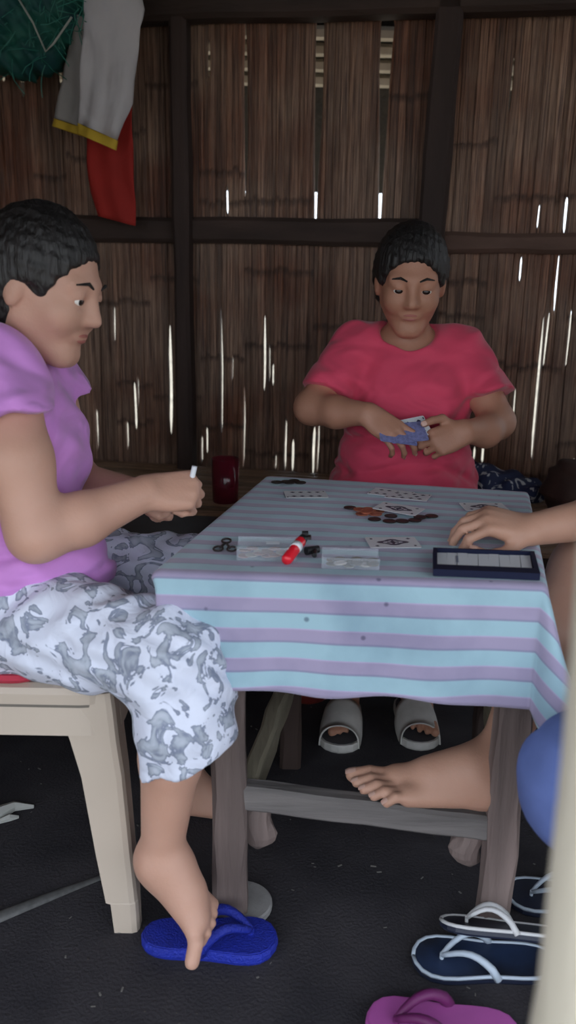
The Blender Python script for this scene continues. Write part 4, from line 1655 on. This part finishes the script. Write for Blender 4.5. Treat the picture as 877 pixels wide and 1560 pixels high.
def print_mesh(kind):
    m = MB()
    z0, z1 = .0007, .0009

    def dia(x, y, a, b):
        m.loft([[(x - a, y, z), (x, y - b, z), (x + a, y, z), (x, y + b, z)] for z in (z0, z1)])

    def rect(x0, x1, y0, y1):
        m.loft([[(x0, y0, z), (x1, y0, z), (x1, y1, z), (x0, y1, z)] for z in (z0, z1)])
    if kind == 'court':
        for sx in (-1, 1):
            dia(.030 * sx, .020 * sx, .004, .004)
            rect(.034 * sx - .002, .034 * sx + .002, -.020 * sx - .003, -.020 * sx + .003)
        out = []
        for k in range(20):
            a = 2 * math.pi * k / 20
            rr = 1 + .18 * math.cos(4 * a)
            out.append((.024 * rr * math.cos(a), .015 * rr * math.sin(a)))
        inn = [(x * .62, y * .55) for x, y in out]
        for z in (z1,):
            n = len(out)
            V = [(x, y, z) for x, y in out] + [(x, y, z) for x, y in inn]
            m.add(V, [(k, (k + 1) % n, n + (k + 1) % n, n + k) for k in range(n)])
        rect(-.010, .010, -.0025, .0025)
        dia(0, 0, .006, .010)
    else:
        cols = {10: [(-.030, 4), (0, 2), (.030, 4)], 8: [(-.018, 4), (.018, 4)]}[kind] if False else None
        rows = {10: [(-.017, (-.027, -.009, .009, .027)), (0, (-.018, .018)), (.017, (-.027, -.009, .009, .027))],
                8: [(-.016, (-.026, -.009, .009, .026)), (.016, (-.026, -.009, .009, .026))],
                6: [(-.016, (-.026, 0, .026)), (.016, (-.026, 0, .026))]}[kind]
        for y, xs in rows:
            for x in xs:
                dia(x, y, .0055, .0050)
        for sx in (-1, 1):
            rect(.0395 * sx - .0015, .0395 * sx + .0015, .022 * sx - .003, .022 * sx + .003)
    return m


CARD_W, CARD_H = .087, .060
card_me = None
print_me = {}


def put_card(label, xyz, rot, kind, group, ink='card_ink', back=False):
    global card_me
    if card_me is None:
        m = card_mesh(CARD_W, CARD_H)
        me = bpy.data.meshes.new('card_face')
        me.from_pydata(m.v, [], m.f)
        me.materials.append(MATS['card_white'])
        card_me = me
        bk = me.copy()
        bk.materials.clear()
        bk.materials.append(MATS['card_blueback'])
        print_me['back'] = bk
    root = bpy.data.objects.new('playing_card', None)
    COL.objects.link(root)
    root.location = xyz
    root.rotation_euler = [math.radians(a) for a in rot]
    tag(root, label, 'playing card', group)
    o = bpy.data.objects.new('card_stock', print_me['back'] if back else card_me)
    COL.objects.link(o)
    o.parent = root
    if not back:
        if (kind, ink) not in print_me:
            m = print_mesh(kind)
            me = bpy.data.meshes.new('card_print')
            me.from_pydata(m.v, [], m.f)
            me.materials.append(MATS[ink])
            print_me[(kind, ink)] = me
        p = bpy.data.objects.new('card_print', print_me[(kind, ink)])
        p['kind'] = 'stuff'
        COL.objects.link(p)
        p.parent = root
    return root


G1 = 'playing cards lying on the tablecloth'
put_card('face-up spot card nearest the back left table corner', (.036, 1.703, TT_), (0, 0, 6), 8, G1)
put_card('face-up spot card in front of red shirt, lower of the overlapping pair', (.214, 1.728, TT_), (0, 0, -24), 8, G1)
put_card('face-up spot card in front of red shirt, upper of the overlapping pair', (.246, 1.700, TT_ + .001), (0, -.5, -20), 10, G1)
put_card('face-up court card nearest the back right table corner', (.386, 1.628, TT_), (0, 0, 3), 'court', G1)
put_card('face-up court card lying on the heap of coins', (.213, 1.588, TT_ + .0035), (0, 1.5, -28), 'court', G1)
put_card('face-up court card lying alone in front of the coins', (.178, 1.378, TT_), (0, 0, 5), 'court', G1)
put_card('face-up spot card half covered by the resting hand', (.392, 1.515, TT_), (0, 0, -16), 6, G1)
G2 = 'playing cards held by the person in red'
put_card('blue-backed card held lowest by the person in red', (.244, 1.905, .780), (36, 8, 8), 8, G2, back=True)
put_card('blue-backed card held in the middle by the person in red', (.266, 1.910, .783), (36, -4, 12), 6, G2, back=True)
put_card('white card held uppermost by the person in red', (.276, 1.930, .789), (36, -10, 14), 6, G2)


def coin_me(mname, r=.0115, th=.0022):
    m = MB().lathe((0, 0, 0), [(r * .95, 0), (r, .0004), (r, th - .0004), (r * .95, th), (r * .86, th), (r * .84, th - .0004)], 20)
    me = bpy.data.meshes.new('coin')
    me.from_pydata(m.v, [], m.f)
    me.materials.append(MATS[mname])
    return me


CM = {k: coin_me(k) for k in ('coin_dark', 'coin_copper', 'coin_silver', 'coin_brass', 'coin_pink')}


def coin(label, x, y, z, mname, group, rx=0, ry=0, s=1.0):
    o = bpy.data.objects.new('coin', CM[mname])
    COL.objects.link(o)
    o.location = (x, y, z)
    o.rotation_euler = (math.radians(rx), math.radians(ry), rnd.uniform(0, 6))
    o.scale = (s, s, s)
    tag(o, label, 'coin', group)


for x, y, lab in ((.120, 1.600, 'dark coin at the far left end of the coin heap'), (.160, 1.520, 'lone dark coin nearest the left below the copper coins'), (.186, 1.508, 'dark coin second from left in the near row of coins'),
                  (.210, 1.510, 'dark coin third from left in the near row of coins'), (.234, 1.517, 'dark coin fourth from left in the near row of coins'), (.247, 1.541, 'dark coin left of the rightmost coin'),
                  (.270, 1.549, 'rightmost dark coin in the middle of the table'), (.193, 1.545, 'dark coin touching the near edge of the court card')):
    coin(lab, x, y, TT_, 'coin_dark', 'dark coins in the middle of the table', s=1.06)
for x, y, z, rx in ((.138, 1.587, 0, 0), (.149, 1.566, .0022, 4), (.165, 1.556, 0, 0), (.140, 1.555, 0, 0), (.172, 1.578, 0, 0), (.156, 1.582, .0022, -4)):
    coin('copper coin in the heap beside the court card', x, y, TT_ + z, 'coin_copper', 'copper coins in the middle of the table', rx, s=1.1)
for x, y, z in ((-.026, 1.806, 0), (-.004, 1.812, 0), (.012, 1.822, 0), (.026, 1.806, 0), (.002, 1.795, .0022)):
    coin('dark coin at the back left corner of the table', x, y, TT_ + z, 'coin_dark', 'dark coins at the back left corner', s=1.05)


def clear_box(name, label, x, y, ang, L, D, H, lid=False):
    T = xf((x, y, TT_), ang)
    o = thing(name, label, 'plastic box', (x, y, TT_), 'clear coin boxes on the table')
    t = .0016

    def part(nm, c, s, mm='clear_plastic'):
        m = MB().box(c, s, bev=.0006)
        m.v = [tuple(T(p)) for p in m.v]
        return m.build(nm, mm, o)
    part('base', (0, 0, t / 2), (L, D, t))
    part('front_wall', (0, -D / 2 + t / 2, t + H / 2), (L, t, H))
    part('back_wall', (0, D / 2 - t / 2, t + H / 2), (L, t, H))
    part('side_wall', (-L / 2 + t / 2, 0, t + H / 2), (t, D - 2 * t, H))
    part('side_wall', (L / 2 - t / 2, 0, t + H / 2), (t, D - 2 * t, H))
    part('rim', (0, -D / 2, t + H), (L + .003, .003, .0025))
    part('rim', (0, D / 2, t + H), (L + .003, .003, .0025))
    return T, part


T1, part1 = clear_box('coin_box', 'clear plastic box of pinkish coins with the red lighter leaning on it', -.032, 1.295, 0, .094, .058, .020)
part1('lid', (0, .058, .0012), (.094, .052, .0022))
part1('white_sticker', (.008, .060, .003), (.022, .014, .0008), 'paper')
for k in range(14):
    p = T1((-.036 + .012 * (k % 7), -.012 + .022 * (k // 7) + rnd.uniform(-.003, .003), .0025 + .0024 * (k % 3)))
    coin('coin inside the clear box beside the red lighter', p.x, p.y, p.z, 'coin_silver' if k % 4 == 1 else 'coin_pink', 'coins in the box beside the lighter', rx=rnd.uniform(-8, 8), s=.85)
T2, part2 = clear_box('coin_box', 'clear plastic box of brown coins beside the front table edge', .098, 1.258, -3, .088, .050, .016)
for k in range(12):
    p = T2((-.028 + .0125 * (k % 6), -.010 + .020 * (k // 6) + rnd.uniform(-.002, .002), .0025 + .0024 * (k % 2)))
    coin('coin inside the clear box nearer the court card', p.x, p.y, p.z, 'coin_silver' if k in (1, 4) else 'coin_brass', 'coins in the box nearer the court card', rx=rnd.uniform(-6, 6), s=.85)

# lighter
lt = thing('lighter', 'red disposable lighter with black top leaning on the coin box', 'lighter', (.010, 1.27, TT_))
a, b = Vector((-.002, 1.246, TT_ + .008)), Vector((.022, 1.298, TT_ + .025))
d = (b - a).normalized()
MB().tube([a, a + d * .004, b - d * .002, b], [.007, .0088, .0088, .008], 14).build('body', 'lighter_red', lt, smooth=True)
MB().tube([a + d * .034, a + d * .046], [.0090, .0090], 14).build('printed_label', 'card_white', lt, smooth=True)
MB().tube([b, b + d * .012], [.0080, .0070], 12).build('hood', 'black_plastic', lt, smooth=True)
MB().tube([b + d * .012 + Vector((-.004, 0, .004)), b + d * .012 + Vector((.006, 0, .004))], .006, 12).build('spark_wheel', 'black_plastic', lt)
MB().box(b + d * .006 + Vector((.008, -.004, .004)), (.010, .016, .004)).build('button', 'black_plastic', lt)
cap = MB()
for p0, p1, r in (((.030, 1.304, .006), (.050, 1.316, .006), .007), ((.044, 1.312, .006), (.043, 1.285, .005), .0045)):
    cap.tube([(p0[0], p0[1], TT_ + p0[2]), (p1[0], p1[1], TT_ + p1[2])], [r, r * .9], 10)
tag(cap.build('black_clip', 'black_plastic', base=(.045, 1.30, TT_)), 'small bent black clip beside the top of the red lighter', 'clip')

ky = thing('key_ring', 'small dark trinket with three lobes at the left front of the table', 'trinket', (-.102, 1.335, TT_))
for x, y, r in ((-.112, 1.318, .0075), (-.090, 1.318, .0075), (-.102, 1.362, .0075)):
    pts = [(x + r * math.cos(2 * math.pi * q / 14), y + 1.6 * r * math.sin(2 * math.pi * q / 14), TT_ + .003) for q in range(15)]
    MB().tube(pts, .0018, 6).build('lobe', 'coin_dark', ky, smooth=True)
MB().tube([(-.109, 1.325, TT_ + .003), (-.102, 1.350, TT_ + .003), (-.094, 1.325, TT_ + .003)], .0026, 6).build('link', 'coin_dark', ky)

# navy tray with white slips
tr = thing('card_tray', 'dark navy tray with white slips on the right front table corner', 'tray', (.305, 1.26, TT_))
q0, q1, q2, q3 = Vector((.219, 1.212, TT_)), Vector((.376, 1.200, TT_)), Vector((.397, 1.310, TT_)), Vector((.236, 1.320, TT_))
qc = (q0 + q1 + q2 + q3) / 4


def quad_prism(P, z0, z1):
    return MB().hexa([p + Vector((0, 0, z0)) for p in P] + [p + Vector((0, 0, z1)) for p in P])


quad_prism([q0, q1, q2, q3], 0, .003).build('base', 'tray_navy', tr)
ii = [qc + (p - qc) * .92 for p in (q0, q1, q2, q3)]
ii[0] = q0 + (q3 - q0) * .22 + (q1 - q0) * .04
ii[1] = q1 + (q2 - q1) * .22 + (q0 - q1) * .04
for k in range(4):
    O = [q0, q1, q2, q3]
    quad_prism([O[k], O[(k + 1) % 4], ii[(k + 1) % 4], ii[k]], .003, .011).build('rim', 'tray_navy', tr)
sheet = thing('paper_slips', 'row of white paper slips lying in the navy tray', 'paper', (qc.x, qc.y, TT_ + .003))
ns_ = 9
for k in range(ns_):
    f0, f1 = k / ns_, (k + .97) / ns_
    a0 = ii[0].lerp(ii[1], f0) + Vector((0, .010 + .004 * (k % 2), 0))
    a1 = ii[0].lerp(ii[1], f1) + Vector((0, .010 + .004 * (k % 2), 0))
    c0, c1 = ii[3].lerp(ii[2], f0), ii[3].lerp(ii[2], f1)
    quad_prism([a0.lerp(c0, .02), a1.lerp(c1, .02), c1.lerp(a1, .05), c0.lerp(a0, .05)], .0032, .0050 + .0004 * (k % 3)).build('slip', 'paper', sheet)
quad_prism([p + Vector((0, 0, 0)) for p in [ii[0].lerp(ii[1], .20).lerp(ii[3].lerp(ii[2], .20), .35), ii[0].lerp(ii[1], .225).lerp(ii[3].lerp(ii[2], .225), .35), ii[0].lerp(ii[1], .225).lerp(ii[3].lerp(ii[2], .225), .75), ii[0].lerp(ii[1], .20).lerp(ii[3].lerp(ii[2], .20), .75)]], .0058, .0061).build('ink_mark', 'paper_ink', sheet)

# ------------------------------------------------------------------ things on and under the bench
gl = thing('drinking_glass', 'dark red drinking glass standing on the bamboo bench', 'glass', (-.178, 2.342, BZ + .002))
MB().lathe((-.178, 2.342, BZ + .002), [(.034, 0), (.036, .003), (.0395, .125), (.0375, .125), (.034, .008), (.001, .007)], 32).build('tumbler', 'red_glass', gl, smooth=True)
MB().lathe((-.178, 2.342, BZ + .002), [(.0335, .0085), (.0362, .092), (.001, .092)], 28).build('drink', 'red_plastic', gl, smooth=True)
bt = thing('serving_tray', 'flat navy tray with pale front edge lying on the bench front', 'tray', (-.31, 2.06, BZ))
P4 = [Vector((-.445, 1.985, BZ + .002)), Vector((-.150, 1.945, BZ + .002)), Vector((-.120, 2.135, BZ + .002)), Vector((-.415, 2.172, BZ + .002))]
quad_prism(P4, 0, .010).build('panel', 'dark_cushion', bt)
e0, e1 = P4[0], P4[0].lerp(P4[1], .62)
quad_prism([e0 + Vector((0, -.006, 0)), e1 + Vector((0, -.006, 0)), e1, e0], 0, .011).build('pale_edge', 'pale_edge', bt)

fb_ = Field(axis(.46, .78, .006), axis(2.30, 2.60, .006), axis(.49, .66, .006))
fb_.ell((.600, 2.45, .540), (.095, .085, .046), k=.03)
fb_.ell((.680, 2.43, .530), (.070, .075, .034), k=.03)
fb_.ell((.545, 2.44, .560), (.050, .060, .050), k=.03)
fb_.warp(lambda X, Y, Z: .005 * np.sin(X * 90 + 5 * np.sin(Y * 30)) + .004 * np.sin(Y * 80 - Z * 60))
fb_.halfspace((.6, 2.4, BZ + .001), (0, 0, -1))
tag(fb_.build('printed_cloth', 'navy_print', base=(.61, 2.44, BZ)), 'crumpled navy cloth with white print on the bench beside the red shirt', 'cloth')
fk = Field(axis(.66, 1.02, .007), axis(2.05, 2.46, .007), axis(.49, .72, .007))
fk.ell((.80, 2.30, .565), (.095, .10, .085), k=.03)
fk.ell((.885, 2.28, .560), (.095, .10, .095), k=.04)
fk.ell((.79, 2.21, .53), (.075, .08, .045), k=.04)
fk.warp(lambda X, Y, Z: .005 * np.sin(X * 70 + 4 * np.sin(Z * 40)) + .004 * np.sin(Z * 75 + Y * 30))
fk.halfspace((.8, 2.3, BZ + .001), (0, 0, -1))
tag(fk.build('sack', 'dark_bag', base=(.84, 2.28, BZ)), 'slumped dark brown sack on the bench behind the right table corner', 'sack')
bs = MB()
bs.lathe((.062, 2.150, 0), [(.050, .0), (.056, .004), (.072, .085), (.078, .088), (.078, .092), (.069, .090), (.053, .008), (.001, .006)], 32)
tag(bs.build('plastic_basin', 'red_plastic', base=(.062, 2.150, 0), smooth=True), 'dark red plastic basin on the floor under the bench', 'basin')

# ------------------------------------------------------------------ clothes and net hanging at the upper left


def hang_tube(name, rings, material, parent, wr=.007, th=.024, ph=0.0, n=28):
    """flattened hanging tube of cloth: rings of (u_left, z_left, u_right, z_right, off)"""
    R = []
    K = len(rings)
    N = 22
    us = np.linspace(0, K - 1, N)
    arr = np.array(rings, float)
    for q in us:
        i = min(int(q), K - 2)
        t = q - i
        ul, zl, ur, zr, of = arr[i] * (1 - t) + arr[i + 1] * t
        ring = []
        for k in range(n):
            a = 2 * math.pi * k / n
            c = .5 + .5 * math.cos(a)
            u = ul + (ur - ul) * c
            z = zl + (zr - zl) * c
            o = of + th * math.sin(a) * (.6 + .4 * q / (K - 1)) + wr * math.sin(u * 95 + ph + 2 * math.sin(z * 14)) + wr * .6 * math.sin(z * 40 + u * 50 + ph)
            ring.append(wp(u, o, z))
        R.append(ring)
    m = MB().loft(R, caps=False)
    o = m.build(name, material, parent, smooth=True)
    md = o.modifiers.new('thickness', 'SOLIDIFY')
    md.thickness = .0016
    return o


sh = thing('hanging_shorts', 'white shorts with yellow hems hanging high on the bamboo wall', 'shorts', tuple(wp(-.49, .25, 1.45)))
rA = [(-.545, 1.99, -.440, 1.99, .25), (-.545, 1.92, -.395, 1.90, .255), (-.548, 1.85, -.372, 1.81, .26), (-.560, 1.72, -.398, 1.71, .26), (-.572, 1.60, -.415, 1.59, .26), (-.578, 1.535, -.463, 1.487, .26)]
legA = hang_tube('leg', rA, 'white_cloth', sh, ph=.5)
rB = [(-.60, 1.95, -.52, 1.97, .20), (-.615, 1.85, -.53, 1.87, .20), (-.632, 1.72, -.54, 1.72, .20), (-.668, 1.60, -.545, 1.58, .20), (-.684, 1.560, -.565, 1.523, .20)]
legB = hang_tube('leg', rB, 'grey_cloth', sh, ph=2.0)
hang_tube('hem', [(-.580, 1.534, -.461, 1.486, .26), (-.583, 1.508, -.467, 1.460, .26)], 'yellow_trim', legA, ph=.5, th=.0245)
hang_tube('hem', [(-.686, 1.559, -.563, 1.522, .20), (-.692, 1.538, -.568, 1.501, .20)], 'yellow_trim', legB, ph=2.0, th=.0245)
hang_tube('waistband', [(-.610, 1.985, -.435, 1.985, .235), (-.600, 2.01, -.440, 2.01, .235)], 'white_cloth', sh, th=.04)
rc = hang_tube('red_cloth', [(-.60, 1.90, -.46, 1.90, .15), (-.605, 1.60, -.46, 1.60, .15), (-.607, 1.45, -.458, 1.45, .15), (-.603, 1.36, -.457, 1.34, .15), (-.58, 1.29, -.46, 1.262, .15)], 'red_cloth', None, th=.012, wr=.005)
tag(rc, 'red cloth hanging behind the white shorts on the wall', 'cloth')

nt = thing('fishing_net', 'dark green bundled net hanging at the upper left corner', 'net', tuple(wp(-.75, .2, 1.66)))
c0 = np.array(wp(-.75, .2, 1.80))
fn = Field(axis(c0[0] - .42, c0[0] + .36, .009), axis(c0[1] - .30, c0[1] + .30, .009), axis(1.58, 2.06, .009))
for u, z, ru, rz in ((-.98, 1.83, .13, .10), (-.86, 1.81, .13, .12), (-.74, 1.83, .12, .13), (-.66, 1.87, .11, .11), (-.80, 1.93, .2, .09), (-.76, 1.72, .10, .05), (-.62, 1.93, .10, .07)):
    fn.ell(tuple(wp(u, .2, z)), (ru, .07, rz), k=.05)
fn.warp(lambda X, Y, Z: .010 * np.sin(X * 60 + 3 * np.sin(Z * 45)) * np.sin(Z * 70 + Y * 30) + .006 * np.sin(X * 140 + Z * 90))
fn.build('net_mass', 'net_green', nt, relax=0)
sm = MB()
for k in range(260):
    u = rnd.uniform(-1.08, -.53)
    z = rnd.uniform(1.68, 1.98) if u < -.64 else rnd.uniform(1.78, 1.98)
    p = wp(u, .2 + rnd.uniform(.03, .085), z)
    pts = [p]
    dv = Vector((rnd.uniform(-1, 1), rnd.uniform(-.2, .2), rnd.uniform(-1, .6)))
    for q in range(4):
        dv = dv + Vector((rnd.uniform(-.6, .6), rnd.uniform(-.3, .3), rnd.uniform(-.7, .4)))
        pts.append(pts[-1] + dv.normalized() * .022)
    sm.tube(pts, .0013, 3)
so = sm.build('net_strands', 'net_fibre', nt)
so['kind'] = 'stuff'
for pts in ([(-.86, .28, 1.70), (-.845, .26, 1.64), (-.835, .25, 1.60)], [(-.735, .29, 1.86), (-.69, .29, 1.79), (-.655, .29, 1.715), (-.63, .29, 1.735), (-.575, .285, 1.80)], [(-1.02, .27, 1.72), (-1.0, .27, 1.65), (-.985, .27, 1.62)]):
    MB().tube([wp(*p) for p in pts], .003, 6).build('cord', 'cord_pale', nt, smooth=True)

# ------------------------------------------------------------------ litter on the floor
wr_ = MB()
pts = [(-.66, 1.545, .006), (-.60, 1.575, .010), (-.575, 1.598, .012), (-.535, 1.604, .008)]
wr_.tube(pts, [.012, .016, .011, .004], 6)
wr_.tube([(-.60, 1.55, .005), (-.575, 1.565, .007), (-.558, 1.572, .004)], [.005, .008, .003], 6)
tag(wr_.build('crumpled_wrapper', 'litter', base=(-.59, 1.575, 0)), 'crumpled pale wrapper on the floor behind the chair leg', 'wrapper')
hs = MB().tube([(-.80, 1.215, .004), (-.65, 1.228, .004), (-.504, 1.278, .004), (-.424, 1.335, .004), (-.338, 1.392, .004), (-.27, 1.46, .004)], [.015, .0145, .014, .011, .006, .003], 10, flat=(0, 0, 1))
tag(hs.build('grey_strip', 'dusty_grey', base=(-.5, 1.28, 0), smooth=True), 'curved grey strip lying flat on the floor behind the beige chair', 'strip')
lb = MB()
for k in range(110):
    x, y = rnd.uniform(-.7, .6), rnd.uniform(.95, 2.1)
    r = rnd.uniform(.0007, .0018)
    a = rnd.uniform(0, 3.14)
    e = rnd.uniform(1, 3.2)
    ca, sa = math.cos(a), math.sin(a)
    lb.box((x, y, r * .4), (r * 2 * e, r * 1.6, r * .8), (Vector((ca, sa, 0)), Vector((-sa, ca, 0)), Vector((0, 0, 1))))
lo = lb.build('floor_crumbs', 'crumb', base=(0, 1.4, 0))
lo['kind'] = 'stuff'
tag(lo, 'small pale crumbs scattered over the dark earth floor', 'litter')
